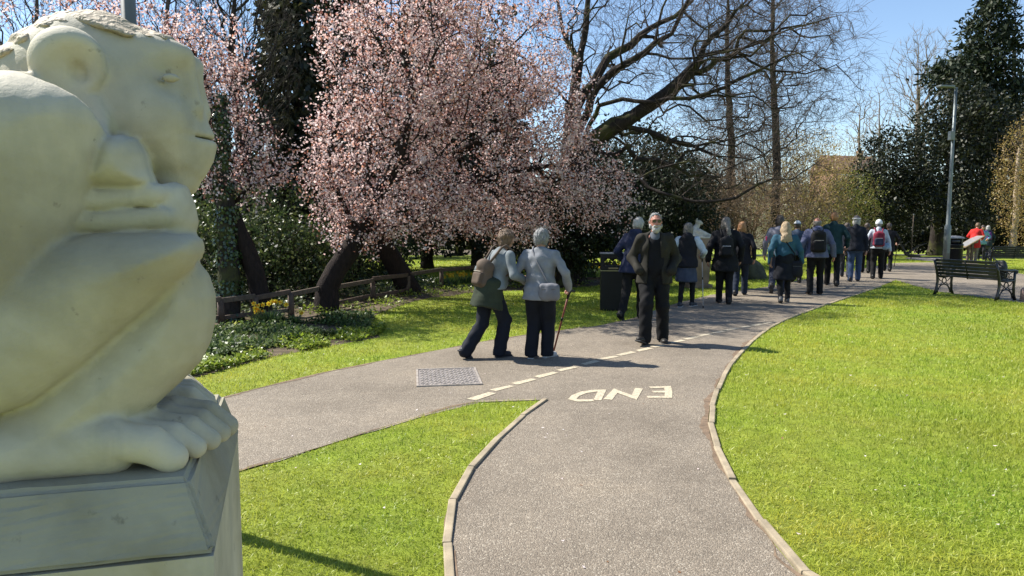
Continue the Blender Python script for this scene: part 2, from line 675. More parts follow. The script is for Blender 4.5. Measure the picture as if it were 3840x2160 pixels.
# ---- asphalt
def asphalt_material(name, base, spk):
    m, nt, N, b, out = nodes_of(name)
    g = N.new('ShaderNodeNewGeometry')
    v = N.new('ShaderNodeTexVoronoi')
    v.inputs['Scale'].default_value = 140
    nt.links.new(g.outputs['Position'], v.inputs['Vector'])
    rnd = N.new('ShaderNodeSeparateColor')
    nt.links.new(v.outputs['Color'], rnd.inputs[0])
    chips = ramp(nt, rnd.outputs[0], [(0.0, dk(base, 0.72)), (0.45, base), (0.85, dk(base, 1.2)), (1.0, spk)])
    big = ramp(nt, noise(nt, 0.7, 5, 0.62), [(0.3, (0.72, 0.71, 0.70)), (0.52, (1.0, 1.0, 1.0)), (0.72, (1.2, 1.18, 1.14))])
    mid = ramp(nt, noise(nt, 9, 4, 0.7), [(0.3, (0.88, 0.88, 0.88)), (0.7, (1.1, 1.1, 1.1))])
    c = mixc(nt, 1.0, mixc(nt, 1.0, chips, big, 'MULTIPLY'), mid, 'MULTIPLY')
    nt.links.new(c, b.inputs['Base Color'])
    b.inputs['Roughness'].default_value = 0.78
    b.inputs['Specular IOR Level'].default_value = 0.35
    mh = N.new('ShaderNodeMath'); mh.operation = 'MULTIPLY_ADD'
    nt.links.new(v.outputs['Distance'], mh.inputs[0]); mh.inputs[1].default_value = -1.0
    nt.links.new(noise(nt, 45, 4), mh.inputs[2])
    bump(nt, b, mh.outputs[0], 0.75, 0.006)
    return m


M_PATH = asphalt_material('weathered_asphalt', (0.200, 0.165, 0.124), (0.38, 0.335, 0.265))


def W2(px): return [tuple(G(x, y)[:2]) for x, y in px]


RIGHT_EDGE = W2([(3000, 2160), (2890, 2030), (2760, 1850), (2690, 1720), (2655, 1600), (2665, 1510), (2700, 1420), (2760, 1335), (2835, 1262),
                 (2925, 1207), (3060, 1155), (3200, 1108), (3300, 1075)])
TRI_RIGHT = W2([(2045, 1502), (1960, 1562), (1840, 1680), (1770, 1755), (1705, 1870), (1668, 1960), (1680, 2060), (1700, 2160)])
TRI_TOP = W2([(880, 1775), (1040, 1728), (1200, 1680), (1420, 1610), (1600, 1556), (1700, 1528), (1790, 1509)])
VERGE = W2([(3400, 985), (3330, 990), (3200, 1015), (3100, 1030), (2950, 1062), (2800, 1088), (2640, 1112), (2520, 1142), (2440, 1168), (2330, 1205),
            (2100, 1240), (1870, 1272), (1550, 1332), (1200, 1402), (830, 1495), (500, 1590), (0, 1748)])


def smooth_line(pts, step=0.25):
    """a rounded line through the points"""
    p = [np.array(q) for q in pts]
    ex = [2 * p[0] - p[1]] + p + [2 * p[-1] - p[-2]]
    out = [p[0]]
    for i in range(1, len(ex) - 2):
        n = max(1, int(np.linalg.norm(ex[i + 1] - ex[i]) / step))
        for k in range(1, n + 1):
            t = k / n
            out.append(0.5 * (2 * ex[i] + (ex[i + 1] - ex[i - 1]) * t + (2 * ex[i - 1] - 5 * ex[i] + 4 * ex[i + 1] - ex[i + 2]) * t * t
                              + (-ex[i - 1] + 3 * ex[i] - 3 * ex[i + 1] + ex[i + 2]) * t ** 3))
    return [tuple(q) for q in out]


RIGHT_EDGE = [(3.4, -1.5), (2.55, 0.6), (1.85, 1.9)] + RIGHT_EDGE
TRI_RIGHT = TRI_RIGHT + [(-0.2, 1.2), (-0.15, -1.5)]
re_s = smooth_line(RIGHT_EDGE); tr_s = smooth_line(TRI_RIGHT); tt_s = smooth_line(TRI_TOP); vg_s = smooth_line(VERGE, 0.5)
# ragged turf line on the unkerbed edges
jr = np.random.default_rng(3)
vg_s = [(x + jr.normal() * 0.025, y + jr.normal() * 0.025) for x, y in vg_s]
tt_r = [(x + jr.normal() * 0.018, y + jr.normal() * 0.018) for x, y in tt_s]
RIGHT_JUNCTION = W2([(3358, 1051), (3440, 1075), (3516, 1094), (3716, 1121), (3840, 1137), (4300, 1200)])
FAR_JUNCTION = W2([(4300, 1110), (3840, 1030), (3740, 1003), (3610, 980), (3525, 984)])
path_poly = re_s + RIGHT_JUNCTION + FAR_JUNCTION + vg_s + [tuple(G(-600, 1960)[:2]), tuple(G(-600, 2260)[:2])] + [tuple(G(0, 2040)[:2])] + tt_r + tr_s


def sheet(name, poly, z, mat_):
    from mathutils.geometry import delaunay_2d_cdt
    vs_, _, fs, *_r = delaunay_2d_cdt([Vector(p) for p in poly], [], [list(range(len(poly)))], 1, 1e-4)
    F_ = []
    for f in fs:
        a_, b_, c_ = (vs_[i] for i in f[:3])
        ccw = (b_ - a_).cross(c_ - a_) if hasattr(Vector((0, 0)), 'cross') else 1
        F_.append(tuple(f) if ccw > 0 else tuple(f[::-1]))
    return mesh_obj(name, [(v.x, v.y, z) for v in vs_], F_, mat_)


path = tag(sheet('path', path_poly, 0.006, M_PATH), kind='structure')


def ribbon(name, pts, w, z, mat_, parent=None, n=1):
    V = []; F_ = []
    p = [np.array(q, float) for q in pts]
    for i, q in enumerate(p):
        d = p[min(i + 1, len(p) - 1)] - p[max(i - 1, 0)]
        d /= np.linalg.norm(d)
        s_ = np.array([-d[1], d[0]]) * w / 2
        zz = z + (float(ground_z(q[0], q[1])))
        V += [(q[0] + s_[0], q[1] + s_[1], zz), (q[0] - s_[0], q[1] - s_[1], zz)]
        if i: F_.append((2 * i - 2, 2 * i - 1, 2 * i + 1, 2 * i))
    return mesh_obj(name, V, F_, mat_, parent)


M_PATH2 = asphalt_material('far_asphalt', (0.19, 0.17, 0.16), (0.36, 0.34, 0.32))
tag(ribbon('far_path', smooth_line([(12, 38.5), (18, 39.5), (24, 41), (32, 41.5), (44, 40)], 1.5), 1.6, 0.03, M_PATH2), kind='structure')
tag(ribbon('lawn_path', smooth_line([tuple(G(3545, 985)[:2] + np.array([0.6, 0.3])), (19.5, 32.5), (22, 34), (30, 36)], 1.0), 1.4, 0.012, M_PATH2), kind='structure')

# ---- kerb stones, each its own piece
M_KERB = mat('concrete_kerb', (0.30, 0.245, 0.165), 0.9, 0.35, 5, 90, 0.5, 0.004)
kb = MB().box((0, 0, 0), (1.0, 0.046, 0.12), bevel=0.007)
kerb_me = kb.build('kerb_stone', M_KERB).data
bpy.data.objects.remove(bpy.data.objects['kerb_stone'])


def lay_kerb(line, length=0.62, off=0.0, z=-0.038, zend=None):
    p = np.array(line); seg = np.linalg.norm(np.diff(p, axis=0), axis=1)
    s_ = np.concatenate([[0], np.cumsum(seg)])
    t = 0.0
    while t < s_[-1] - 0.15:
        L = min(length * jr.uniform(0.85, 1.12), s_[-1] - t)
        a = np.array([np.interp(t, s_, p[:, 0]), np.interp(t, s_, p[:, 1])])
        b = np.array([np.interp(t + L, s_, p[:, 0]), np.interp(t + L, s_, p[:, 1])])
        d = b - a; n_ = np.array([-d[1], d[0]]) / np.linalg.norm(d)
        c = (a + b) / 2 + n_ * (off + jr.normal() * 0.004)
        k = link_mesh('kerb_stone', kerb_me, path)
        k.location = (c[0], c[1], z + jr.normal() * 0.003)
        k.rotation_euler = (jr.normal() * 0.02, jr.normal() * 0.004, math.atan2(d[1], d[0]) + jr.normal() * 0.006)
        k.scale = (np.linalg.norm(d) - 0.006, 1, 1)
        t += L


lay_kerb(re_s[10:], off=-0.026)
lay_kerb(tr_s[:-6], off=-0.0)
lay_kerb(smooth_line(W2([(1800, 1509), (1900, 1505), (2040, 1500)])), length=0.5, z=-0.050)
lay_kerb(tt_s[len(tt_s) // 2:], z=-0.0515)

# ---- painted marks
def paint_material():
    m, nt, N, b, out = nodes_of('worn_white_paint')
    w = ramp(nt, noise(nt, 55, 5, 0.75), [(0.36, (0.22, 0.18, 0.14)), (0.50, (0.50, 0.43, 0.30)), (0.7, (0.58, 0.51, 0.38))])
    nt.links.new(w, b.inputs['Base Color'])
    b.inputs['Roughness'].default_value = 0.6
    bump(nt, b, noise(nt, 120, 3), 0.3, 0.003)
    return m


M_PAINT = paint_material()
dashes = [((1766, 1503), (1844, 1477)), ((1847, 1469), (1922, 1450)), ((1927, 1443), (2000, 1425)), ((2011, 1417), (2086, 1399)), ((2096, 1393), (2165, 1378)),
          ((2187, 1369), (2240, 1356)), ((2245, 1351), (2311, 1339)), ((2316, 1335), (2379, 1322)), ((2386, 1318), (2442, 1307)), ((2448, 1303), (2484, 1297)),
          ((2518, 1287), (2562, 1278)), ((2568, 1275), (2616, 1265)), ((2622, 1262), (2668, 1254)), ((2674, 1251), (2716, 1244)), ((2722, 1241), (2768, 1232)),
          ((2776, 1230), (2816, 1225)), ((2822, 1223), (2858, 1217)), ((2863, 1216), (2895, 1211))]
for a, b in dashes:
    A = G(*a); B = G(*b)
    d = (B - A)[:2]; n_ = np.array([-d[1], d[0]]) / np.linalg.norm(d) * 0.044
    cc = [A[:2] + n_, A[:2] - n_ * 1.0, B[:2] - n_, B[:2] + n_]
    cc = [c + jr.normal(size=2) * 0.008 for c in cc]
    mesh_obj('painted_dash', [(c[0], c[1], 0.010) for c in cc], [(0, 1, 2, 3)], M_PAINT, path)


def stroke(px, w):
    pts = [G(1400 + x * 0.5047, 1200 + y * 0.5047)[:2] for x, y in px]
    V = []; F_ = []
    for i, q in enumerate(pts):
        d0 = pts[i] - pts[i - 1] if i else pts[1] - pts[0]
        d1 = pts[i + 1] - pts[i] if i < len(pts) - 1 else d0
        d0 = d0 / np.linalg.norm(d0); d1 = d1 / np.linalg.norm(d1)
        n0 = np.array([-d0[1], d0[0]]); n1 = np.array([-d1[1], d1[0]])
        n_ = (n0 + n1); n_ /= np.linalg.norm(n_)
        k = w / 2 / max(0.45, n_ @ n0)
        V += [(*(q + n_ * k), 0), (*(q - n_ * k), 0)]
        if i: F_.append((2 * i - 2, 2 * i - 1, 2 * i + 1, 2 * i))
    return V, F_


def letter(strokes, w=0.075):
    b = MB()
    for i, s_ in enumerate(strokes):
        V, F_ = stroke(s_, w)
        b.add([(x, y, 0.010 + 0.0008 * i) for x, y, z in V], F_)
    return b.build('painted_letter', M_PAINT, path)


letter([[(2055, 508), (2186, 504), (2194, 540), (2192, 579), (2036, 579)], [(2076, 541), (2188, 540)]], 0.07)
letter([[(1742, 598), (1800, 532), (1938, 583), (1974, 514)]], 0.078)
letter([[(1664, 603), (1700, 531), (1640, 533), (1560, 545), (1500, 570), (1478, 594), (1520, 606), (1585, 605), (1636, 604)]], 0.072)

# ---- manhole cover
M_COVER = mat('worn_steel_cover', (0.40, 0.355, 0.31), 0.5, 0.35, 18, 70, 0.4, 0.003, metal=0.35)
M_COVER_D = mat('steel_cover_recess', (0.20, 0.18, 0.17), 0.8, 0.3, 14, 80, 0.4, 0.003)
mc = [G(*p) for p in ((1539, 1454), (1574, 1389), (1803, 1382), (1781, 1446))]
mo = (mc[0] + mc[2]) / 2
ex_ = (mc[3] - mc[0] + mc[2] - mc[1]) / 2; ey_ = (mc[1] - mc[0] + mc[2] - mc[3]) / 2
MW, MD = np.linalg.norm(ex_), np.linalg.norm(ey_)
man = empty('manhole_cover', (mo[0], mo[1], 0.006), math.atan2(ex_[1], ex_[0]), 'worn pale metal manhole cover with raised treads set in the path', 'manhole cover')
MB().box((0, 0, 0.002), (MW - 0.05, MD - 0.05, 0.008)).build('plate', M_COVER_D, man)
fb = MB()
for s_ in (-1, 1):
    fb.box((0, s_ * (MD / 2 - 0.012), 0.006), (MW, 0.022, 0.014))
    fb.box((s_ * (MW / 2 - 0.012), 0, 0.0055), (0.022, MD - 0.05, 0.014))
fb.build('frame', M_COVER, man)
tb = MB()
nx_, ny_ = 13, 13
for i in range(nx_):
    for j in range(ny_):
        x = (i + 0.5) / nx_ * (MW - 0.08) - (MW - 0.08) / 2; y = (j + 0.5) / ny_ * (MD - 0.08) - (MD - 0.08) / 2
        s_ = (0.040, 0.014, 0.007) if (i + j) % 2 else (0.014, 0.040, 0.007)
        tb.box((x, y, 0.0085), s_)
tag(tb.build('raised_treads', M_COVER, man), kind='stuff')

# ---- planting bed and woodland floor (soil and leaf litter)
M_SOIL = mat('soil_and_leaf_litter', (0.075, 0.052, 0.030), 0.95, 0.5, 9, 40, 0.9, 0.03, col2=(0.16, 0.12, 0.07))
bed_px = [(-300, 1560), (300, 1520), (760, 1405), (1000, 1345), (1250, 1298), (1400, 1268), (1440, 1235), (1380, 1195), (1560, 1130), (1760, 1100), (2020, 1085), (2230, 1075), (2260, 1045),
          (2000, 1050), (1640, 1078), (1560, 1080)]
bed_poly = smooth_line([tuple(G(*p)[:2]) for p in bed_px], 0.6) + [(-7.5, 24), (-30, 26), (-30, 7)]
bed_poly = [(x + jr.normal() * 0.05, y + jr.normal() * 0.05) for x, y in bed_poly]
tag(sheet('planting_bed', bed_poly, 0.003, M_SOIL), kind='structure')
tag(sheet('woodland_floor', [(-60, 27), (-9, 26), (-6, 40), (-2, 44), (6, 31), (9.5, 32), (10, 36), (9, 70), (-60, 70)], 0.0, M_SOIL), kind='structure')
wf = bpy.data.objects['woodland_floor'].data
bmw = bmesh.new(); bmw.from_mesh(wf)
bmesh.ops.subdivide_edges(bmw, edges=bmw.edges[:], cuts=12, use_grid_fill=True)
for v in bmw.verts: v.co.z = float(ground_z(v.co.x, v.co.y)) + 0.02
bmw.to_mesh(wf); bmw.free()

# ---- rough hillside beyond the park
M_HILL = mat('rough_hillside', (0.10, 0.085, 0.045), 0.95, 0.45, 0.15, 3, 0.6, 0.2, col2=(0.13, 0.14, 0.05))
hy = np.concatenate([np.linspace(71, 170, 34), [200, 260, 400, 700, 1190]]); hx_ = np.linspace(-880, 880, 81)
HX, HY = np.meshgrid(hx_, hy, indexing='ij')
HV = np.stack([HX, HY, ground_z(HX, HY) + 0.15], -1).reshape(-1, 3)
hn = len(hy)
tag(mesh_obj('hillside', HV, np.array([(i * hn + j, (i + 1) * hn + j, (i + 1) * hn + j + 1, i * hn + j + 1) for i in range(80) for j in range(hn - 1)]), M_HILL, smooth=True), kind='structure')

# ---- soil washed onto the path along the kerb
M_DIRT = mat('washed_soil', (0.165, 0.115, 0.075), 0.95, 0.35, 14, 60, 0.7, 0.008)


def dirt_line(line, side_, w, seed):
    g = np.random.default_rng(seed)
    p = np.array(smooth_line(line, 0.06)); V = []; F_ = []
    for i in range(len(p)):
        d = p[min(i + 1, len(p) - 1)] - p[max(i - 1, 0)]; d /= np.linalg.norm(d)
        n_ = np.array([-d[1], d[0]]) * side_
        ww = w * max(0.02, 0.45 + 0.45 * math.sin(i * 0.11 + seed) + 0.35 * math.sin(i * 0.47) + g.normal() * 0.12)
        V += [(*(p[i] - n_ * 0.004), 0.0085), (*(p[i] + n_ * ww), 0.0085)]
        if i: F_.append((2 * i - 2, 2 * i - 1, 2 * i + 1, 2 * i) if side_ > 0 else (2 * i - 1, 2 * i - 2, 2 * i, 2 * i + 1))
    mesh_obj('dirt_line', V, F_, M_DIRT, path)


dirt_line(RIGHT_EDGE[2:12], 1, 0.055, 1)
dirt_line(TRI_RIGHT[:-1], 1, 0.03, 2)
dirt_line(TRI_TOP, 1, 0.05, 3)
dirt_line(VERGE[9:], 1, 0.05, 4)

# ================================================================ STATUE ON ITS PLINTH
PHI = R(14)
ST_C = np.array([-0.808, 1.184, 0.0])
sx = np.array([math.cos(PHI), math.sin(PHI), 0]); sy = np.array([-math.sin(PHI), math.cos(PHI), 0])
Z_PL = 1.12


def stone_material(name, base, grime, chisel=0.0):
    m, nt, N, b, out = nodes_of(name)
    c = ramp(nt, noise(nt, 3.0, 6, 0.6), [(0.30, dk(base, 0.66)), (0.5, base), (0.70, dk(base, 1.18))])
    st = ramp(nt, noise(nt, 1.7, 5, 0.65, dist=0.6), [(0.46, (0, 0, 0)), (0.66, (1, 1, 1))])
    c = mixc(nt, st, c, mixc(nt, 0.65, c, grime))
    gx = N.new('ShaderNodeNewGeometry'); mpx = N.new('ShaderNodeMapping'); mpx.inputs['Scale'].default_value = (9, 9, 1.1)
    nt.links.new(gx.outputs['Position'], mpx.inputs[0])
    rn = ramp(nt, noise(nt, 1.0, 5, 0.6, mpx.outputs[0], 0.3), [(0.52, (0, 0, 0)), (0.74, (1, 1, 1))])      # rain streaks
    c = mixc(nt, rn, c, mixc(nt, 0.40, c, (0.20, 0.21, 0.19)))
    sp = ramp(nt, noise(nt, 26, 4, 0.6), [(0.66, (0, 0, 0)), (0.74, (1, 1, 1))])
    c = mixc(nt, sp, c, mixc(nt, 0.55, c, (0.10, 0.085, 0.06)))
    nt.links.new(c, b.inputs['Base Color'])
    b.inputs['Roughness'].default_value = 0.72
    b.inputs['Specular IOR Level'].default_value = 0.35
    if chisel:
        bump(nt, b, noise(nt, 55, 3, 0.5, dist=0.4), 1.0, 0.012)
    else:
        bump(nt, b, noise(nt, 70, 7, 0.72), 0.35, 0.006)
    return m


M_STONE = stone_material('carved_limestone', (0.51, 0.465, 0.35), (0.27, 0.22, 0.10))
M_CHISEL = stone_material('chiselled_limestone', (0.44, 0.37, 0.26), (0.25, 0.20, 0.11), 1.0)
M_BASE = stone_material('plinth_stone', (0.32, 0.30, 0.225), (0.20, 0.17, 0.09))

statue = empty('stone_statue', (ST_C[0], ST_C[1], Z_PL), PHI, 'large pale stone statue of a crouching big-eared figure, hand under its chin', 'statue')


def S(px, py, off=0.0):
    """statue coordinates (forward, across, up) of the point at a pixel, off metres behind the middle plane"""
    r = ray(px, py)
    o = _C - ST_C
    t = (off - o @ sy) / (r @ sy)
    p = o + r * t
    return np.array([p @ sx, off, p[2] - Z_PL])


PXM = 1.0 / 2560 * 1.19          # metres per photo pixel on the middle plane


def q(n): return n * PXM


def zq(lst, off): return [tuple(S(x * 1.4904, y * 1.4904, off)[[0, 2]]) for x, y in lst]


Fd = Field((-0.50, -0.33, 0.05), (0.40, 0.33, 0.98), 0.0055)
# trunk and back, behind everything
Fd.ell(S(-260, 1080, 0), (q(420), 0.21, q(640)), 0.03)
Fd.ell(S(-250, 1560, 0), (q(430), 0.25, q(300)), 0.05)
Fd.cone(S(120, 480, 0), S(-160, 680, 0), q(215), q(330), 0.05)
HEAD = [(-70, 330), (-20, 190), (30, 130), (80, 90), (135, 56), (200, 38), (270, 42), (330, 60), (372, 82), (420, 97), (460, 110), (482, 136), (490, 172), (493, 212), (503, 258), (522, 298), (541, 338), (549, 362), (536, 405), (514, 444),
        (472, 467), (430, 462), (380, 450), (250, 440), (100, 440), (-70, 440)]
xm = [S(px, 400, 0)[0] for px in (-100, 300, 480, 700, 830)]
Fd.pillow(zq(HEAD, 0.0), 0.0, [(xm[0], 0.13), (xm[1], 0.128), (xm[2], 0.118), (xm[3], 0.090), (xm[4], 0.060)], 0.105, 0.02)
# cheekbone and brow ridge
for sg in (-1, 1):
    def T0(x, y, o): p_ = S(x, y, -abs(o)); p_[1] = o * sg; return p_
    Fd.cone(T0(540, 178, 0.062), T0(690, 205, 0.045), q(34), q(26), 0.03)
    Fd.ell(T0(560, 430, 0.075), (q(95), 0.028, q(70)), 0.05)
    Fd.ell(T0(655, 285, 0.100), (q(62), 0.030, q(45)), 0.022, 'sub')
    Fd.ell(T0(640, 292, 0.085), (q(34), 0.013, q(19)), 0.008)
    Fd.cone(T0(700, 235, 0.03), T0(735, 400, 0.03), q(18), q(26), 0.02)
    Fd.ell(T0(770, 455, 0.038), (q(13), 0.012, q(8)), 0.006, 'sub')
# mouth: a thin line low on the muzzle
Fd.ell(S(735, 527, 0), (q(86), 0.16, q(6)), 0.004, 'sub')
Fd.ell(S(650, 690, 0), (q(80), 0.05, q(60)), 0.02)
HANDB = [(190, 480), (380, 468), (440, 457), (468, 468), (488, 515), (497, 560), (486, 602), (440, 655), (300, 668), (185, 668), (175, 560)]
THUMB = [(226, 474), (240, 408), (262, 355), (305, 338), (345, 352), (366, 388), (374, 428), (388, 456), (378, 474), (330, 480), (280, 478)]
UPARM = [(-110, 215), (0, 184), (60, 182), (112, 190), (182, 210), (238, 242), (268, 282), (275, 322), (262, 385), (236, 470), (206, 560), (178, 640), (152, 718), (112, 780), (50, 850), (-110, 900)]
FOREARM = [(-110, 640), (60, 640), (150, 600), (250, 585), (350, 585), (430, 585), (470, 585), (488, 592), (506, 603), (510, 636), (492, 668), (440, 718), (380, 772), (300, 840), (230, 900), (150, 960), (80, 1010), (0, 1040), (-110, 1052)]
LEG = [(440, 668), (497, 655), (527, 690), (543, 740), (541, 800), (526, 860), (500, 910), (458, 957), (400, 1012), (330, 1070), (250, 1117), (160, 1167), (100, 1200), (0, 1246), (-110, 1262), (-110, 1100), (20, 1020), (100, 980), (230, 870), (380, 740)]
FOOT = [(380, 1040), (420, 1050), (440, 1110), (440, 1190), (420, 1205), (300, 1232), (150, 1252), (0, 1262), (-110, 1264), (-110, 1200), (150, 1165), (300, 1095)]
for sg in (-1, 1):
    dx = 0.0 if sg < 0 else -0.095
    def ZP(poly, o): return [(x + dx, z) for x, z in zq(poly, -o)]
    def T(x, y, o):
        p_ = S(x * 1.4904, y * 1.4904, -o)
        p_[1] = o * sg; p_[0] += dx
        return p_
    Fd.pillow(ZP(LEG, 0.145), sg * 0.145, 0.092, 0.10, 0.004)
    Fd.pillow(ZP(FOOT, 0.12), sg * 0.105, 0.075, 0.060, 0.004)
    Fd.cone((-0.25 + dx * 0.6, sg * 0.195, 0.135), (0.15 + dx * 0.6, sg * 0.205, 0.135), 0.034, 0.036, 0.02)
    for o, xe, r_ in ((0.222, 0.236, 0.029), (0.180, 0.262, 0.0205), (0.143, 0.278, 0.020), (0.106, 0.288, 0.020), (0.066, 0.292, 0.023)):
        x_ = xe + dx * 0.6
        k_ = np.array([x_ - 0.085, sg * (o - 0.004), 0.155]); m_ = np.array([x_ - 0.032, sg * o, 0.146]); e_ = np.array([x_, sg * o, 0.122])
        Fd.cone(np.array([x_ - 0.26, sg * (0.110 + (o - 0.13) * 0.45), 0.125]), k_, 0.030, r_ * 1.12, 0.014)
        Fd.cone(k_, m_, r_ * 1.05, r_, 0.004).cone(m_, e_, r_, r_ * 0.86, 0.004)
    Fd.pillow(ZP(FOREARM, 0.200), sg * 0.205, 0.080, 0.085, 0.012)
    Fd.pillow(ZP(FOREARM, 0.14), sg * 0.13, 0.08, 0.05, 0.004)
    Fd.pillow(ZP(UPARM, 0.195), sg * 0.200, 0.108, 0.115, 0.008)
    Fd.pillow(ZP(UPARM, 0.14), sg * 0.13, 0.10, 0.05, 0.008)
    Fd.pillow(ZP(HANDB, 0.10), sg * 0.095, 0.085, 0.05, 0.005)
    for (x0, y0, x1, y1, r_) in ((205, 506, 452, 486, 25), (198, 562, 474, 543, 26), (192, 622, 478, 598, 27)):
        Fd.cone(T(x0, y0, 0.195), T(x1 - 70, y1 + 5, 0.180), q(r_ * 1.40), q(r_ * 1.40), 0.002).cone(T(x1 - 70, y1 + 5, 0.180), T(x1 - 6, y1, 0.100), q(r_ * 1.40), q(r_ * 1.3), 0.003)
    Fd.pillow(ZP(THUMB, 0.165), sg * 0.165, 0.070, 0.042, 0.003)
    Fd.pillow(ZP(THUMB, 0.12), sg * 0.11, 0.07, 0.03, 0.003)
    # far fingers folded over the knee
    for i in range(3):
        Fd.cone(T(478, 612 + 9 * i, 0.10 - 0.035 * i), T(497, 622 + 10 * i, 0.09 - 0.035 * i), q(26), q(24), 0.005)
    # ear: rim and hollow
    def E(x, y, o): p_ = S(x, y, -o); p_[1] = o * sg; return p_
    Fd.ell(E(252, 232, 0.132), (q(116), 0.038, q(116)), 0.004)
    Fd.ell(E(362, 300, 0.186), (q(200), 0.055, q(162)), 0.012, 'sub')
    Fd.ell(E(292, 268, 0.138), (q(22), 0.016, q(30)), 0.014, 'sub')
Fd.ripple(0.0010, 30, 5)
Fd.build('figure', M_STONE, statue)
# chiselled cap of hair over the skull and down the nape
Fh = Field((-0.48, -0.18, 0.60), (0.22, 0.18, 1.0), 0.005)
HEADC = [(x, y - 2.5) for x, y in HEAD[:12]] + [(482, 140), (470, 200), (300, 330), (-70, 400)]
Fh.pillow(zq(HEADC, 0.0), 0.0, 0.131, 0.105, 0.02)
Fh.cone(S(120, 480, 0), S(-160, 680, 0), q(221), q(338), 0.05)
hl = [S(x, y, -0.06) for x, y in ((-400, 330), (0, 262), (120, 200), (160, 150), (240, 112), (345, 118), (420, 128), (500, 148), (560, 150), (640, 150), (800, 120))]
hx = np.array([p[0] for p in hl]); hz = np.array([p[2] for p in hl])
Fh.cut_above(lambda X, Y, Z: np.interp(np.asarray(X).ravel(), hx, hz).reshape(X.shape) - Z)
Fh.ripple(0.0025, 160, 8)
Fh.build('hair_cap', M_CHISEL, statue)
# ---- carved base, wider at the foot (part of the statue's stone)
HB = 0.31
zt = 0.105
ht = 0.268
bv = [(-HB, -HB, 0), (HB, -HB, 0), (HB - 0.05, HB, 0), (-HB, HB, 0), (-ht, -ht, zt), (ht, -ht, zt), (ht - 0.035, ht, zt), (-ht, ht, zt)]
bb = bmesh.new()
vv = [bb.verts.new(v) for v in bv]
for f in ((3, 2, 1, 0), (4, 5, 6, 7), (0, 1, 5, 4), (1, 2, 6, 5), (2, 3, 7, 6), (3, 0, 4, 7)): bb.faces.new([vv[i] for i in f])
bmesh.ops.bevel(bb, geom=bb.edges[:], offset=0.008, segments=3, affect='EDGES')
bmesh.ops.subdivide_edges(bb, edges=[e for e in bb.edges if e.calc_length() > 0.1], cuts=14, use_grid_fill=True)
for v in bb.verts:
    v.co += Vector(rng.normal(size=3) * 0.0005)
me = bpy.data.meshes.new('base_block'); bb.to_mesh(me); bb.free()
me.materials.append(M_BASE)
link_mesh('base_block', me, statue)
plinth = empty('stone_plinth', (ST_C[0], ST_C[1], 0), PHI, 'tall square stone plinth under the large crouching statue', 'plinth')
MB().prism([(-0.305, -0.305), (0.305, -0.305), (0.255, 0.305), (-0.305, 0.305)], 0.0, Z_PL - 0.004).build('shaft', M_STONE, plinth)
MB().box((0, 0, 0.05), (0.76, 0.76, 0.11), bevel=0.012).build('foot_block', M_BASE, plinth)

# ================================================================ TREES
def bark_material(name, a, b_, moss=None):
    m, nt, N, b, out = nodes_of(name)
    g = N.new('ShaderNodeNewGeometry')
    mp = N.new('ShaderNodeMapping'); mp.inputs['Scale'].default_value = (1, 1, 0.25)
    nt.links.new(g.outputs['Position'], mp.inputs[0])
    n1 = noise(nt, 22, 5, 0.7, mp.outputs[0], 0.5)
    c = ramp(nt, n1, [(0.3, a), (0.7, b_)])
    if moss: c = mixc(nt, ramp(nt, noise(nt, 2.2, 4), [(0.5, (0, 0, 0)), (0.62, (1, 1, 1))]), c, mixc(nt, 0.6, c, moss))
    nt.links.new(c, b.inputs['Base Color'])
    b.inputs['Roughness'].default_value = 0.9
    b.inputs['Specular IOR Level'].default_value = 0.2
    bump(nt, b, n1, 0.9, 0.03)
    return m


BARK_PLUM = bark_material('plum_bark', (0.010, 0.007, 0.006), (0.032, 0.021, 0.018))
BARK_DARK = bark_material('dark_bark', (0.014, 0.011, 0.010), (0.044, 0.035, 0.030), (0.07, 0.075, 0.02))
BARK_GREY = bark_material('grey_bark', (0.06, 0.05, 0.045), (0.13, 0.11, 0.095))
BARK_TWIG = bark_material('brown_twig_bark', (0.055, 0.042, 0.036), (0.13, 0.10, 0.08))
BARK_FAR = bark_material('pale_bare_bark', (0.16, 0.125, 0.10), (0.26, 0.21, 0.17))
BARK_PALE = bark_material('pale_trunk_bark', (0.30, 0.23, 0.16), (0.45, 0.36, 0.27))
BARK_TAN = bark_material('tan_twig_bark', (0.13, 0.085, 0.05), (0.24, 0.165, 0.10))
BARK_OCHRE = bark_material('yellow_twig_bark', (0.26, 0.20, 0.06), (0.40, 0.32, 0.12))

LEAF_PLUM = leaf_mat('plum_blossom', [(0.0, (0.12, 0.06, 0.065)), (0.14, (0.20, 0.09, 0.085)), (0.25, (0.50, 0.25, 0.15)), (0.36, (0.64, 0.43, 0.38)), (0.55, (0.74, 0.60, 0.59)), (1.0, (0.80, 0.73, 0.74))],
                     trans=0.5, rough=0.55, spec=0.3, tint=(1.0, 0.88, 0.86))
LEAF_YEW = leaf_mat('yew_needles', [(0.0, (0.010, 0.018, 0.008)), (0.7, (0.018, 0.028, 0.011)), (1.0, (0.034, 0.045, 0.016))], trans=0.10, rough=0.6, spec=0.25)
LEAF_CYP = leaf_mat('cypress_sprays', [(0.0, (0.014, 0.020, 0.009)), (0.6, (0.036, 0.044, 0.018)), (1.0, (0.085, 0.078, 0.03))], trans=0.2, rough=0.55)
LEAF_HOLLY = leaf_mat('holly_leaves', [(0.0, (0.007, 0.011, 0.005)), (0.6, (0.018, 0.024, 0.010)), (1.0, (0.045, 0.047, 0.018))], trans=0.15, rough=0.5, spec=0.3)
LEAF_OCHRE = leaf_mat('ochre_buds', [(0.0, (0.20, 0.13, 0.04)), (0.6, (0.32, 0.22, 0.075)), (1.0, (0.42, 0.34, 0.11))], trans=0.4)
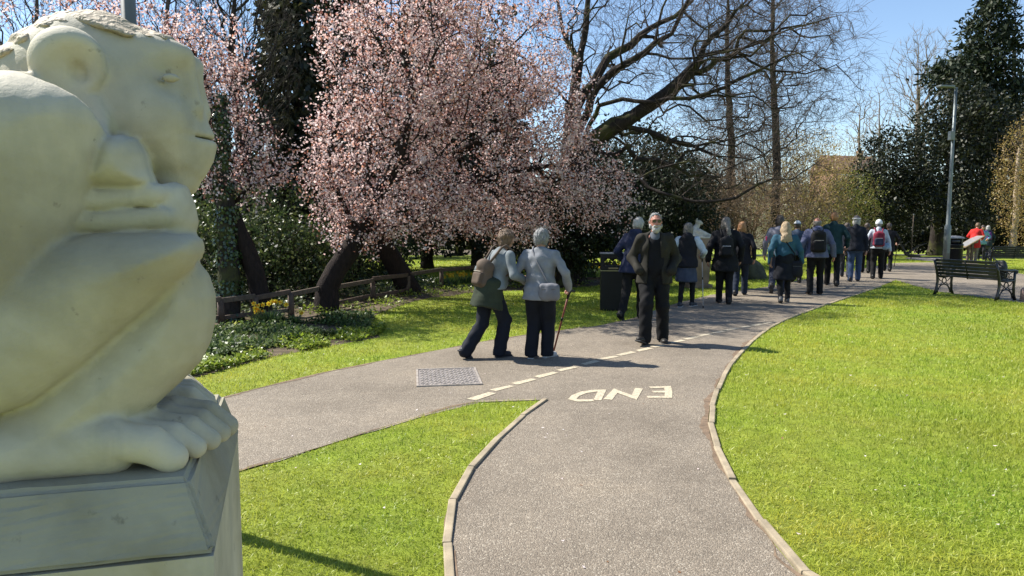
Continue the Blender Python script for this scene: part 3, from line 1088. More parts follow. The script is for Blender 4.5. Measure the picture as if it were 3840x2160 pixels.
LEAF_LIME = leaf_mat('spring_leaves', [(0.0, (0.10, 0.12, 0.02)), (0.6, (0.19, 0.21, 0.04)), (1.0, (0.30, 0.29, 0.07))], trans=0.45)
LEAF_TAN = leaf_mat('brown_buds', [(0.0, (0.10, 0.065, 0.04)), (0.6, (0.19, 0.13, 0.085)), (1.0, (0.28, 0.21, 0.14))], trans=0.35)
LEAF_SHRUB = leaf_mat('shrub_leaves', [(0.0, (0.022, 0.04, 0.014)), (0.5, (0.055, 0.085, 0.025)), (0.85, (0.11, 0.14, 0.035)), (1.0, (0.20, 0.21, 0.08))], trans=0.3, rough=0.42, spec=0.4)
LEAF_IVY = leaf_mat('ivy_leaves', [(0.0, (0.018, 0.034, 0.012)), (0.6, (0.04, 0.07, 0.02)), (1.0, (0.09, 0.12, 0.035))], trans=0.2, rough=0.25, spec=0.6)


def sample_ells(ells, n, shell=3.0, g=rng, up=False):
    w = np.array([e[1][0] * e[1][1] * e[1][2] * (e[2] if len(e) > 2 else 1) for e in ells]); w = w / w.sum()
    k = g.choice(len(ells), n, p=w)
    C = np.array([e[0] for e in ells], float)[k]; Rr = np.array([e[1] for e in ells], float)[k]
    u = g.uniform(size=n) ** (1 / shell)
    return C + rdir(n, g) * u[:, None] * Rr


def build_tree(name, label, cat, group, trunk, ells, ntips, bark, r_base, leaf=None, limbs=(), bf=0.35, step=0.3, jit=0.04, shell=3.0, r_tip=0.004,
               twig_split=None, droop=0.0, seed=1, tips=None, bend=0.35, ex=2.4, flare=1.35, extra=None, twigs=None):
    g = np.random.default_rng(seed)
    base = np.array(trunk[0], float)
    root = empty(name, tuple(base), 0, label, cat, group)
    sk = Skeleton(bf, g)
    top = sk.chain(trunk, step=step, jit=jit * 0.3)
    for lb in limbs:
        P = np.array(sk.p)
        i = int(np.argmin(np.linalg.norm(P - np.asarray(lb[0]), axis=1)))
        sk.chain([P[i]] + [np.asarray(x) for x in lb[1:]], parent=i, step=step, jit=jit * 0.7)
    if tips is None: tips = sample_ells(ells, ntips, shell, g)
    zg = float(ground_z(base[0], base[1]))
    tips = tips[tips[:, 2] > zg + 0.35]
    sk.grow(tips, step, jit, droop, bend)
    r = sk.radii(r_tip, ex, r_base)
    P = np.array(sk.p)
    h = P[:, 2] - base[2]
    pl = np.array(sk.pl)
    sk.r = r * (1 + (flare - 1) * np.exp(-pl / 0.35) * (r > r_base * 0.6))
    loc = lambda V: V - base
    if twig_split:
        V, Q_ = sk.mesh(twig_split, 9)
        mesh_obj('trunk', loc(V), Q_, bark, root, smooth=True)
        V, Q_ = sk.mesh(0, twig_split)
        if twigs:
            V2, Q2 = sk.spray(*twigs)
            Q_ = np.concatenate([Q_, Q2 + len(V)]); V = np.concatenate([V, V2])
        mesh_obj('crown', loc(V), Q_, extra or bark, root)
    else:
        V, Q_ = sk.mesh()
        mesh_obj('trunk', loc(V), Q_, bark, root, smooth=True)
    if leaf:
        T, dT = sk.tips()
        k = leaf['per']
        idx = np.repeat(np.arange(len(T)), k)
        n = len(idx)
        along = g.uniform(0, 1, n)[:, None] * leaf.get('back', 0.25)
        Pn = T[idx] - dT[idx] * along + g.normal(size=(n, 3)) * leaf['spread'] * np.array(leaf.get('squash', (1, 1, 1)))
        out = unit(Pn - np.mean([np.array(e[0]) for e in ells], axis=0))
        dr = unit(rdir(n, g) + np.array(leaf.get('bias', (0, 0, 0))) + out * leaf.get('out', 0.3))
        nr = unit(rdir(n, g) * 0.9 + out * 0.5 + np.array([0, 0, 0.3]))
        s_ = g.uniform(0.65, 1.3, n)
        keep = Pn[:, 2] > zg + 0.08
        V, F_ = leaf_mesh(Pn[keep], dr[keep], nr[keep], leaf['L'] * s_[keep], leaf['W'] * s_[keep])
        mesh_obj('crown' if not twig_split else 'foliage', loc(V), F_, leaf['mat'], root)
    return root


def el(px, py, d, rx, ry, rz, w=1.0): return (D(px, py, d), (rx, ry, rz), w)


def pts(lst): return [D(*p) for p in lst]


def at_base(px, d): p = D(px, 843, d); return np.array([p[0], d, float(ground_z(p[0], d))])


# ---- flowering plums
plum_leaf = dict(per=42, spread=0.078, back=0.55, L=0.057, W=0.040, mat=LEAF_PLUM, out=0.2)
tA = G(1222, 1165)
build_tree('plum_tree', 'flowering pink plum tree with thick trunk leaning right, left of the two women', 'tree', 'flowering plum trees',
           [tA] + pts([(1226, 1080, 12.7), (1262, 1010, 12.75), (1308, 945, 12.8), (1350, 870, 12.9), (1400, 780, 13.1), (1440, 690, 13.3)]),
           [el(1420, 600, 13.3, 1.45, 1.9, 1.75), el(1310, 800, 12.9, 0.85, 1.2, 0.75), el(1500, 180, 13.6, 1.75, 2.0, 1.9), el(1230, 690, 12.6, 0.6, 0.8, 0.6), el(1640, 760, 13.2, 1.1, 1.3, 0.9)],
           1750, BARK_PLUM, 0.19, plum_leaf, bf=0.3, step=0.22, jit=0.03, shell=3.2, seed=11,
           limbs=[pts([(1350, 870, 12.9), (1290, 760, 12.6), (1230, 640, 12.4), (1250, 480, 12.6)]), pts([(1400, 780, 13.1), (1500, 560, 13.0), (1540, 350, 13.2), (1500, 120, 13.4)]),
                  pts([(1440, 690, 13.3), (1600, 620, 13.6), (1720, 520, 13.8)]), pts([(1350, 870, 12.9), (1460, 850, 12.5), (1600, 830, 12.3)])])
tB = G(1535, 1100)
build_tree('plum_tree', 'flowering pink plum tree with dark trunk leaning left, behind the two women', 'tree', 'flowering plum trees',
           [tB] + pts([(1512, 1050, 15.7), (1475, 980, 15.6), (1435, 920, 15.5), (1430, 850, 15.4), (1500, 740, 15.3), (1600, 620, 15.2)]),
           [el(1850, 560, 15.0, 2.2, 2.2, 2.1), el(1800, 150, 15.2, 2.1, 2.1, 2.0), el(2120, 680, 15.0, 1.35, 1.6, 1.15), el(2080, 400, 15.2, 1.0, 1.5, 1.2), el(1800, 800, 14.8, 1.5, 1.6, 0.65), el(2250, 740, 14.8, 0.95, 1.3, 0.75), el(1950, 860, 14.7, 1.1, 1.2, 0.35)],
           2500, BARK_PLUM, 0.23, plum_leaf, bf=0.3, step=0.24, jit=0.03, shell=3.2, seed=12,
           limbs=[pts([(1500, 740, 15.3), (1700, 700, 15.0), (1900, 640, 14.8), (2150, 620, 14.9)]), pts([(1600, 620, 15.2), (1700, 400, 15.1), (1780, 200, 15.2), (1800, 0, 15.3)]),
                  pts([(1600, 620, 15.2), (1850, 500, 15.2), (2050, 350, 15.4)])])
tC = G(985, 1193)
build_tree('plum_tree', 'flowering pink plum tree with slim leaning trunk, next to the big statue', 'tree', 'flowering plum trees',
           [tC] + pts([(968, 1080, 11.6), (935, 965, 11.6), (893, 865, 11.6), (850, 780, 11.7), (815, 690, 11.8), (800, 590, 11.9)]),
           [el(830, 470, 11.9, 0.75, 1.1, 1.25), el(990, 620, 11.8, 0.62, 0.9, 0.5), el(760, 200, 12.0, 0.75, 1.1, 0.8), el(600, 330, 12.0, 0.7, 1.0, 0.9, 0.8), el(480, 120, 12.2, 1.3, 1.2, 0.75, 0.4), el(900, 700, 11.6, 0.6, 0.8, 0.35), el(300, 60, 12.3, 1.4, 1.2, 0.7, 0.35)],
           900, BARK_PLUM, 0.15, dict(per=36, spread=0.075, back=0.5, L=0.054, W=0.038, mat=LEAF_PLUM, out=0.2), bf=0.3, step=0.2, jit=0.03, seed=13,
           limbs=[pts([(850, 780, 11.7), (950, 690, 11.6), (1060, 640, 11.6)]), pts([(800, 590, 11.9), (780, 350, 12.0), (700, 150, 12.1)]), pts([(815, 690, 11.8), (700, 420, 12.0), (500, 150, 12.2)])])

# ---- great bare tree behind the plums
t1 = at_base(2120, 18.8)
build_tree('bare_tree', 'great bare dark tree with wide spreading limbs behind the blossom', 'tree', None,
           [t1] + pts([(2130, 800, 18.8), (2140, 560, 18.8), (2150, 400, 18.9), (2170, 240, 18.9), (2195, 100, 19.0), (2215, -80, 19.1), (2240, -260, 19.2)]),
           [el(2680, 330, 18.6, 3.6, 3.6, 2.9), el(2900, 250, 18.2, 2.3, 3.0, 2.2), el(2450, 0, 19, 3.6, 4, 2.6), el(2800, 640, 17.6, 1.9, 2.4, 0.9), el(2100, -50, 20, 2.4, 2.5, 2.2, 0.5)],
           4000, BARK_DARK, 0.46, None, bf=0.28, step=0.32, jit=0.045, shell=3.0, r_tip=0.0040, twig_split=0.010, droop=0.06, seed=21, ex=2.35, extra=BARK_TWIG, twigs=(7, 0.55, 0.0034, 0.75, 0.0),
           limbs=[pts([(2140, 560, 18.8), (2241, 331, 18.6), (2307, 265, 18.4), (2418, 193, 18.2), (2517, 127, 18.0), (2565, 40, 17.9), (2640, -120, 17.8)]),
                  pts([(2150, 400, 18.9), (2252, 270, 19.2), (2285, 210, 19.4), (2362, 171, 19.6), (2434, 105, 19.8), (2528, 61, 20), (2620, -30, 20.3)]),
                  pts([(2135, 640, 18.8), (2252, 397, 18.4), (2335, 375, 18.1), (2445, 378, 17.8), (2583, 370, 17.5), (2720, 325, 17.2), (2900, 230, 17.0), (3050, 190, 17.0)]),
                  pts([(2132, 760, 18.8), (2235, 530, 18.6), (2307, 480, 18.4), (2406, 420, 18.2), (2500, 353, 18.0), (2594, 270, 17.9), (2640, 180, 17.8), (2720, 90, 17.8), (2830, -40, 17.8)]),
                  pts([(2307, 480, 18.4), (2430, 490, 18.0), (2528, 535, 17.7), (2640, 560, 17.4), (2760, 620, 17.1)]),
                  pts([(2135, 700, 18.8), (2300, 640, 18.0), (2480, 720, 17.2), (2600, 760, 16.8), (2755, 745, 16.5), (2840, 690, 16.4), (2960, 668, 16.4), (3050, 620, 16.5)]),
                  pts([(2165, 260, 18.9), (2110, 120, 19.2), (2085, 0, 19.4), (2060, -150, 19.6)]),
                  pts([(2418, 193, 18.2), (2560, 220, 17.6), (2750, 190, 17.2), (2950, 120, 17.0), (3150, 60, 17.0)]),
                  pts([(2150, 420, 18.9), (2000, 250, 19.3), (1880, 120, 19.6), (1800, 0, 19.9)])])

# ---- further bare trees
def bare(name_label, px, d, top_y, rx, seed, tips_n=900, bark=BARK_GREY, r=0.16, low=0.35, rz=None, lean=0, extra=None, rt=0.006, group='bare trees', bf=0.45, twigs=None):
    b = at_base(px, d)
    top = D(px + lean, top_y, d)
    h = top[2] - b[2]
    cz = b[2] + h * (low + (1 - low) / 2)
    trunk = [b, b + (top - b) * 0.3 + np.array([0.12, 0, 0]), b + (top - b) * 0.6 - np.array([0.1, 0.1, 0]), b + (top - b) * 0.85]
    build_tree('bare_tree', name_label, 'tree', group, trunk, [((b[0] * 0.4 + top[0] * 0.6, d, cz), (rx, rx, h * (1 - low) / 2))], tips_n, bark, r, None, bf=bf, step=max(0.3, d * 0.016), jit=0.03 * d / 20,
               shell=2.6, r_tip=rt, twig_split=rt * 3, seed=seed, extra=extra, bend=0.5, twigs=twigs)


bare('tall straight bare larch with fine twigs behind the walkers, right of the great tree', 2905, 27, -330, 2.4, 31, 1700, BARK_DARK, 0.17, 0.10, extra=BARK_TWIG, bf=0.15, twigs=(8, 0.6, 0.0042, 0.7, 0.0))
bare('tall bare larch standing behind the great tree, left of another larch', 2735, 29, -300, 2.2, 32, 1400, BARK_DARK, 0.17, 0.12, extra=BARK_TWIG, bf=0.15, twigs=(8, 0.6, 0.0045, 0.7, 0.0))
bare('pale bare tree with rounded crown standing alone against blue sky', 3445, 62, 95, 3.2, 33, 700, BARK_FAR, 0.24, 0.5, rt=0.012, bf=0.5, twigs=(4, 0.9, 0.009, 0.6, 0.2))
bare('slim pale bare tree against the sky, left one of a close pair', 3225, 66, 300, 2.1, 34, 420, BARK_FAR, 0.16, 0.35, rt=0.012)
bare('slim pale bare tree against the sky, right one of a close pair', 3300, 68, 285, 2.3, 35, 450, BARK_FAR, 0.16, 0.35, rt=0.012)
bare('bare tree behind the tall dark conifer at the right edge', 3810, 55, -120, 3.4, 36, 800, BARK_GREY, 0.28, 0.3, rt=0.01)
bare('many-stemmed bare tree with upright twigs between left plum and dark cypress', 890, 17.5, -420, 1.55, 37, 1500, BARK_DARK, 0.2, 0.28, bf=0.6, rt=0.0045, twigs=(6, 0.45, 0.0032, 0.5, 0.4))
bare('bare tree with pale upright twigs seen over the statue head', 150, 20, -350, 2.9, 38, 1200, BARK_GREY, 0.2, 0.3, bf=0.6, rt=0.005, twigs=(6, 0.5, 0.0035, 0.5, 0.4))
bare('bare tree behind the left plum, its twigs beside the lamp column', 640, 21, -380, 2.0, 39, 1100, BARK_GREY, 0.2, 0.25, bf=0.6, rt=0.005, twigs=(6, 0.5, 0.0035, 0.5, 0.4))

# ---- evergreens
def evergreen(name, label, base_px, d, ells, ntips, mat_, L, W, per, spread, r=0.18, seed=1, bias=(0, 0, -0.3), bark=BARK_DARK, squash=(1, 1, 1), top=None, group='dark evergreens', shell=2.6):
    b = at_base(base_px, d)
    hz = max(e[0][2] + e[1][2] for e in ells)
    cx_ = np.mean([e[0][0] for e in ells]); cy_ = np.mean([e[0][1] for e in ells])
    trunk = [b, b * 0.7 + np.array([cx_, cy_, b[2] * 1.0]) * 0.3 + np.array([0, 0, (hz - b[2]) * 0.3]), np.array([cx_, cy_, b[2] + (hz - b[2]) * 0.75])]
    return build_tree(name, label, 'tree' if name != 'shrub' and name != 'hedge' else name, group, trunk, ells, ntips, bark, r, dict(per=per, spread=spread, back=spread, L=L, W=W, mat=mat_, out=0.5, bias=bias, squash=squash),
                      bf=0.3, step=0.4, jit=0.05, seed=seed, shell=shell, r_tip=0.006)


def conifer_ells(px, d, y_top, y_bot, rmax, n=9):
    out = []
    for i in range(n):
        u = i / (n - 1)
        py = y_top + (y_bot - y_top) * u
        out.append(el(px + rng.normal() * 10, py, d, 0.25 + rmax * u ** 0.8, 0.25 + rmax * u ** 0.8, 0.5 + 0.4 * u, 1.0 / (0.3 + u)))
    return out


evergreen('cypress_tree', 'tall dark green cypress with drooping sprays, left of the big blossom', 1120, 21, conifer_ells(1120, 21, -520, 760, 1.75, 12), 950, LEAF_CYP, 0.28, 0.12, 34, 0.17, 0.2, 41, (0, 0, -0.7))
evergreen('cypress_tree', 'dark cypress directly behind the left half of the big blossom', 1330, 23, conifer_ells(1330, 23, -420, 800, 1.9, 11), 650, LEAF_CYP, 0.32, 0.15, 32, 0.22, 0.2, 42, (0, 0, -0.7))
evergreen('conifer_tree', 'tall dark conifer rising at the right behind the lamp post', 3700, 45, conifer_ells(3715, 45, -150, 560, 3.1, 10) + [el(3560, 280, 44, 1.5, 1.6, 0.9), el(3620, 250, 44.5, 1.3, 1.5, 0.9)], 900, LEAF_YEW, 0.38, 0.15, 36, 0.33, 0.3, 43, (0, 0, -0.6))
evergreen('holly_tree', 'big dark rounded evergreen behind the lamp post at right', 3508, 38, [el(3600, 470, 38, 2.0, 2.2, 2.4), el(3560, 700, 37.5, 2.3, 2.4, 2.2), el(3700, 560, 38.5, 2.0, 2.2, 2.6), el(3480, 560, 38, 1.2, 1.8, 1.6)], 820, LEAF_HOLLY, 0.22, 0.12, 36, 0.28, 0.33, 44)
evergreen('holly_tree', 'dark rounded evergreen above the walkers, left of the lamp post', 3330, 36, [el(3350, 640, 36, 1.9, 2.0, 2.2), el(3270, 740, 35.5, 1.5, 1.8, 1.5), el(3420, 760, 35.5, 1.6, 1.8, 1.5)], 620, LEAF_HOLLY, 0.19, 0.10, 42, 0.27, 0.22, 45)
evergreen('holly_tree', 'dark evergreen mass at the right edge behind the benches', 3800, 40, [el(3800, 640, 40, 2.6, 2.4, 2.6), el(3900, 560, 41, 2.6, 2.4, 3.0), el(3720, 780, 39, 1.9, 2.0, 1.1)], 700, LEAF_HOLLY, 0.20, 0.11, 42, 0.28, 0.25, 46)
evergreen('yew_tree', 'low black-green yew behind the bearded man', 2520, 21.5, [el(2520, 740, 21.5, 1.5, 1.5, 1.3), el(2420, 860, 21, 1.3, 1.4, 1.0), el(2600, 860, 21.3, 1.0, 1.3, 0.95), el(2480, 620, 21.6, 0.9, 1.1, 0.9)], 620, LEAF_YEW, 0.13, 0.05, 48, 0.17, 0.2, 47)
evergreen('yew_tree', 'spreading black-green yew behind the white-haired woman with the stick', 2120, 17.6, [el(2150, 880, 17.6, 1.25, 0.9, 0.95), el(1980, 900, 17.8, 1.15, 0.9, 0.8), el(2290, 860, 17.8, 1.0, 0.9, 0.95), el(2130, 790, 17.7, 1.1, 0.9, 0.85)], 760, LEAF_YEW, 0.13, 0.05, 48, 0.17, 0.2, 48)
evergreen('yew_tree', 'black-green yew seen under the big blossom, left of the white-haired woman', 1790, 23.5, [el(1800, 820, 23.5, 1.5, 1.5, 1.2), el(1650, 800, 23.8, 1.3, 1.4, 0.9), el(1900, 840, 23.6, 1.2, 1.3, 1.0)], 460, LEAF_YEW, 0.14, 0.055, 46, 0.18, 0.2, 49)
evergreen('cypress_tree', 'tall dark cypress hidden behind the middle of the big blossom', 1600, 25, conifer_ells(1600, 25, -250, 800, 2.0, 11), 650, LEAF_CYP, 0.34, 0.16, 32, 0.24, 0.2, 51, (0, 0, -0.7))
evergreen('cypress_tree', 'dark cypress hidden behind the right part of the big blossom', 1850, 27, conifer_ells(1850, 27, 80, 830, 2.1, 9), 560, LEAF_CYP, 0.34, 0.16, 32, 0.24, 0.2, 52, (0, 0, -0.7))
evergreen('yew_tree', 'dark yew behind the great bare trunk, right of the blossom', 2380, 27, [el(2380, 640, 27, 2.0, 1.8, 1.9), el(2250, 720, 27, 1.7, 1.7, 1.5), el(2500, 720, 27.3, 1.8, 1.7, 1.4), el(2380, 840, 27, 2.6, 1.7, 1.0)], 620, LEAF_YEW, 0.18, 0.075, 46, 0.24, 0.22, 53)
# woodland wall further back
bk = [(-700, 30, 1.5), (250, 27, 1.0), (560, 31, 1.2), (930, 28, 1.0), (1480, 34, 1.3), (1720, 38, 1.3), (2250, 36, 1.3), (2620, 40, 1.0)]
bl = ['dark evergreen deep behind the statue, out past the left plum', 'dark evergreen behind the statue head', 'dark evergreen behind the lamp column', 'dark evergreen behind the many-stemmed bare tree',
      'dark evergreen far behind the leaning plum trunks', 'dark evergreen far behind the middle of the blossom', 'dark evergreen far behind the right side of the blossom', 'dark evergreen far behind the bearded man']
for i, (px, d, s_) in enumerate(bk):
    b0 = at_base(px, d)
    h = s_ * 4.6
    evergreen('evergreen_tree', bl[i], px, d, [((b0[0], d, b0[2] + h * 0.55), (2.4 * s_, 2.2, h * 0.42)), ((b0[0] - 1.3 * s_, d + 0.3, b0[2] + h * 0.35), (1.9 * s_, 1.9, h * 0.3)), ((b0[0] + 1.4 * s_, d + 0.4, b0[2] + h * 0.33), (1.9 * s_, 1.9, h * 0.3))],
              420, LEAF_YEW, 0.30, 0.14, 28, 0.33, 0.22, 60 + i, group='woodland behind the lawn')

# ---- shrubs and thickets
def thicket(label, px, d, w, h, n, seed, twig, leaf_m, per, L=0.07, group='shrubs at the back', stems=9):
    """many stems from one stool, with buds or leaves"""
    g = np.random.default_rng(seed)
    b = at_base(px, d)
    root = empty('shrub', tuple(b), 0, label, 'shrub', group)
    sk = Skeleton(0.35, g)
    sk.chain([b - np.array([0, 0, 0.05]), b + np.array([0, 0, 0.18])], step=0.1)
    top = len(sk.p) - 1
    for k in range(stems):
        a = g.uniform(0, 2 * math.pi); r_ = w * g.uniform(0.3, 0.85)
        e = b + np.array([math.cos(a) * r_, math.sin(a) * r_ * 0.7, h * g.uniform(0.55, 0.95)])
        m_ = b + np.array([math.cos(a) * r_ * 0.4, math.sin(a) * r_ * 0.3, h * 0.5])
        sk.chain([np.array(sk.p[top]), m_, e], parent=top, step=0.35, jit=0.03)
    tips = sample_ells([((b[0], b[1], b[2] + h * 0.55), (w, w * 0.8, h * 0.48))], n, 2.4, g)
    sk.grow(tips, 0.3, 0.04, 0.03, 0.4)
    sk.radii(0.0045, 2.4, 0.06)
    V, Q_ = sk.mesh(); mesh_obj('stems', V - b, Q_, twig, root)
    T, dT = sk.tips(); idx = np.repeat(np.arange(len(T)), per)
    Pn = T[idx] + g.normal(size=(len(idx), 3)) * 0.16
    s_ = g.uniform(0.6, 1.4, len(idx))
    k = Pn[:, 2] > b[2] + 0.05
    V, F_ = leaf_mesh(Pn[k], rdir(len(idx), g)[k], rdir(len(idx), g)[k], (L * s_)[k], (L * 0.6 * s_)[k])
    mesh_obj('foliage', V - b, F_, leaf_m, root)
    return root


thicket('brown twiggy thicket behind the walkers, under the larches', 2790, 25, 2.3, 3.9, 1500, 71, BARK_TAN, LEAF_TAN, 9, 0.06)
thicket('brown twiggy bush behind the walkers with the backpacks', 3010, 27, 1.9, 3.6, 1100, 72, BARK_TAN, LEAF_TAN, 9, 0.06)
thicket('pale yellow willow bush showing above the brown thicket', 2985, 33, 2.4, 6.0, 1200, 73, BARK_OCHRE, LEAF_OCHRE, 12, 0.09)
thicket('low yellow-green bush behind the man in green', 3060, 29.5, 1.9, 1.85, 900, 74, BARK_OCHRE, LEAF_LIME, 14, 0.07)
thicket('yellow-green bush beside the left end of the dark evergreens', 3190, 33, 1.5, 4.2, 800, 75, BARK_OCHRE, LEAF_LIME, 10, 0.08)
thicket('ochre budding bush overhanging the right edge', 3870, 31, 1.7, 6.4, 1300, 76, BARK_TAN, LEAF_OCHRE, 16, 0.08)
thicket('brown scrub bush behind the dark yew', 2650, 28, 1.9, 4.4, 1200, 77, BARK_TAN, LEAF_TAN, 8, 0.07)
thicket('brown hedge-like scrub behind the last walkers', 3140, 37, 2.0, 3.0, 800, 78, BARK_TAN, LEAF_TAN, 12, 0.09)
thicket('tall brown budding thicket behind the larches', 2820, 36, 3.4, 7.2, 2200, 91, BARK_TAN, LEAF_TAN, 8, 0.08)
thicket('tall brown scrub left of the larches, over the dark yew', 2600, 38, 3.2, 7.6, 1900, 92, BARK_TAN, LEAF_TAN, 8, 0.08)
thicket('pale yellow budding bush in the gap left of the bare pair', 3110, 44, 3.0, 8.0, 1500, 93, BARK_OCHRE, LEAF_OCHRE, 7, 0.10)
thicket('brown budding bush low in the gap under the sky', 3200, 48, 3.0, 6.2, 1300, 94, BARK_TAN, LEAF_TAN, 9, 0.10)
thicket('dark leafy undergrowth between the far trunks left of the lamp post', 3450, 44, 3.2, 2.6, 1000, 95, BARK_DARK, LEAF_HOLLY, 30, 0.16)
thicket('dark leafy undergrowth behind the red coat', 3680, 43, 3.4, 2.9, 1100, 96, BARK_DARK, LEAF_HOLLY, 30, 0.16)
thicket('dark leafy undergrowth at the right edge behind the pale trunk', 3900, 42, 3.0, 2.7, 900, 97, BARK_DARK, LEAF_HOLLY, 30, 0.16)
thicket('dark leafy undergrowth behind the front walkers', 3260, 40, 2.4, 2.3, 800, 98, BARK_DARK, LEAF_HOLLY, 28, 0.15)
sh = [(700, 13.6, 1.0, 1.9, 'leafy shrub behind the fence, tucked against the statue'), (1010, 14.5, 1.1, 1.8, 'leafy shrub behind the fence, right of the slim plum trunk'), (1160, 15.2, 1.0, 1.6, 'leafy shrub behind the fence rail left of the leaning trunk'),
      (1330, 17.5, 1.2, 1.7, 'leafy shrub behind the gap of the leaning plum trunks'), (850, 15.5, 1.3, 2.5, 'tall leafy shrub behind the ivy-covered trunk'), (1440, 20.5, 1.2, 1.8, 'leafy shrub far behind the leaning plum trunks'),
      (1080, 18.5, 1.5, 2.6, 'tall dark shrub in front of the cypress')]
for i, (px, d, w, h, lb) in enumerate(sh):
    thicket(lb, px, d, w, h, 420, 80 + i, BARK_DARK, LEAF_SHRUB, 19, 0.09, group='shrubs behind the fence')

# ---- ivy-covered trunk beside the slim plum
bI = G(858, 1205)
ivy = empty('ivy_tree', tuple(bI), 0, 'straight dark trunk wrapped in ivy between statue and slim plum', 'tree')
skI = Skeleton(0.3, np.random.default_rng(5))
skI.chain([bI] + pts([(862, 1080, 11.4), (855, 960, 11.45), (846, 800, 11.5), (835, 600, 11.6), (828, 380, 11.7)]), step=0.3, jit=0.012)
skI.r = np.linspace(0.19, 0.10, len(skI.p))
V, Q_ = skI.mesh(); mesh_obj('trunk', V - bI, Q_, BARK_DARK, ivy, True)
gi = np.random.default_rng(6)
kk = gi.integers(0, len(skI.p), 3600)
Pn = np.array(skI.p)[kk]; aa = gi.uniform(0, 2 * math.pi, len(kk)); rr = skI.r[kk] * gi.uniform(0.95, 1.35, len(kk))
off = np.stack([np.cos(aa), np.sin(aa), np.zeros(len(kk))], 1)
Pn = Pn + off * rr[:, None] + np.stack([0 * aa, 0 * aa, gi.uniform(-0.16, 0.16, len(kk))], 1)
Pn[:, 2] = np.maximum(Pn[:, 2], 0.05)
V, F_ = leaf_mesh(Pn, unit(rdir(len(kk), gi) * 0.6 + np.array([0, 0, -0.8])), unit(off + rdir(len(kk), gi) * 0.5), 0.06, 0.05)
mesh_obj('ivy_leaves', V - bI, F_, LEAF_IVY, ivy)

# ---- pale trunk lit at the right edge, fallen branch on the lawn
bT = at_base(3797, 34)
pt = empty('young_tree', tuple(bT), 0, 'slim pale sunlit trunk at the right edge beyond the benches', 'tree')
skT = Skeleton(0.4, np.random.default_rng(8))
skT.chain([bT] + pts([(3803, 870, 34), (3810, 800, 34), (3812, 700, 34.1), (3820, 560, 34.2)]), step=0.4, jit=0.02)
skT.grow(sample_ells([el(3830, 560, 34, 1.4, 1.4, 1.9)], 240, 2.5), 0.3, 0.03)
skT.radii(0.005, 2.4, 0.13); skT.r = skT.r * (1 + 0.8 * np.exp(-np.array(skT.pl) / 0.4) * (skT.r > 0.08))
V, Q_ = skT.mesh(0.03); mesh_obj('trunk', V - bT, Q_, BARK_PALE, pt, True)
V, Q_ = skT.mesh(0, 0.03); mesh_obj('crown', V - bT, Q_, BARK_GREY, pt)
fbp = np.array([D(3450, 962, 35.5)[0], 35.5, 0]); fbp[2] = float(ground_z(fbp[0], fbp[1])) + 0.05
mb = MB()
fz = fbp
def FB(x, y): return tuple(D(x, y, 35.5) - fz)
mb.tube([FB(3450, 962), FB(3420, 958), FB(3398, 955), FB(3385, 930), FB(3370, 900)], [0.07, 0.08, 0.08, 0.06, 0.03], 7)
mb.tube([FB(3398, 955), FB(3420, 938), FB(3445, 922), FB(3475, 912)], [0.07, 0.06, 0.045, 0.02], 6)
mb.tube([FB(3385, 930), FB(3395, 915), FB(3410, 905)], [0.04, 0.03, 0.012], 5)
fo = mb.build('fallen_branch', BARK_GREY, None, True)
fo.location = tuple(fz)
tag(fo, 'forked dead branch lying on the far lawn right of the walkers', 'branch')

# ================================================================ THINGS IN THE PARK
M_STEEL = mat('galvanised_lamp_steel', (0.15, 0.17, 0.17), 0.5, 0.15, 3, 60, 0.08, 0.002, metal=0.5)
M_DARKPOLE = mat('grey_painted_column', (0.12, 0.13, 0.13), 0.5, 0.2, 3, 60, 0.08, 0.002, metal=0.2)
M_IRON = mat('black_painted_iron', (0.007, 0.0075, 0.009), 0.32, 0.3, 12, 90, 0.15, 0.002, spec=0.6)
M_SLAT = mat('dark_stained_slats', (0.024, 0.025, 0.023), 0.42, 0.35, 20, 70, 0.3, 0.003, spec=0.5)
M_BLACKP = mat('black_bin_plastic', (0.006, 0.0065, 0.007), 0.45, 0.3, 8, 120, 0.12, 0.002, spec=0.3)
M_GOLD = mat('faded_gold_line', (0.30, 0.26, 0.12), 0.5, 0.2, 20)
M_LIDTOP = mat('grey_bin_lid', (0.22, 0.22, 0.22), 0.35, 0.2, 10)
M_TIMBER = mat('weathered_timber', (0.095, 0.07, 0.05), 0.85, 0.4, 14, 80, 0.5, 0.006)
M_TIMBER2 = mat('brown_stained_timber', (0.085, 0.055, 0.038), 0.75, 0.35, 14, 80, 0.4, 0.005)
M_BOARD = mat('brown_sign_board', (0.20, 0.145, 0.075), 0.6, 0.3, 10)
M_WHITESTONE = stone_material('white_small_statue_stone', (0.52, 0.50, 0.44), (0.3, 0.28, 0.2))
M_BROWNSTONE = stone_material('brown_plinth_stone', (0.26, 0.185, 0.13), (0.13, 0.10, 0.06))
M_BOULDER = mat('mossy_boulder', (0.065, 0.068, 0.045), 0.9, 0.5, 5, 30, 0.8, 0.03)
M_PINK = mat('pink_concrete', (0.40, 0.26, 0.22), 0.8, 0.25, 12, 90, 0.4, 0.004)

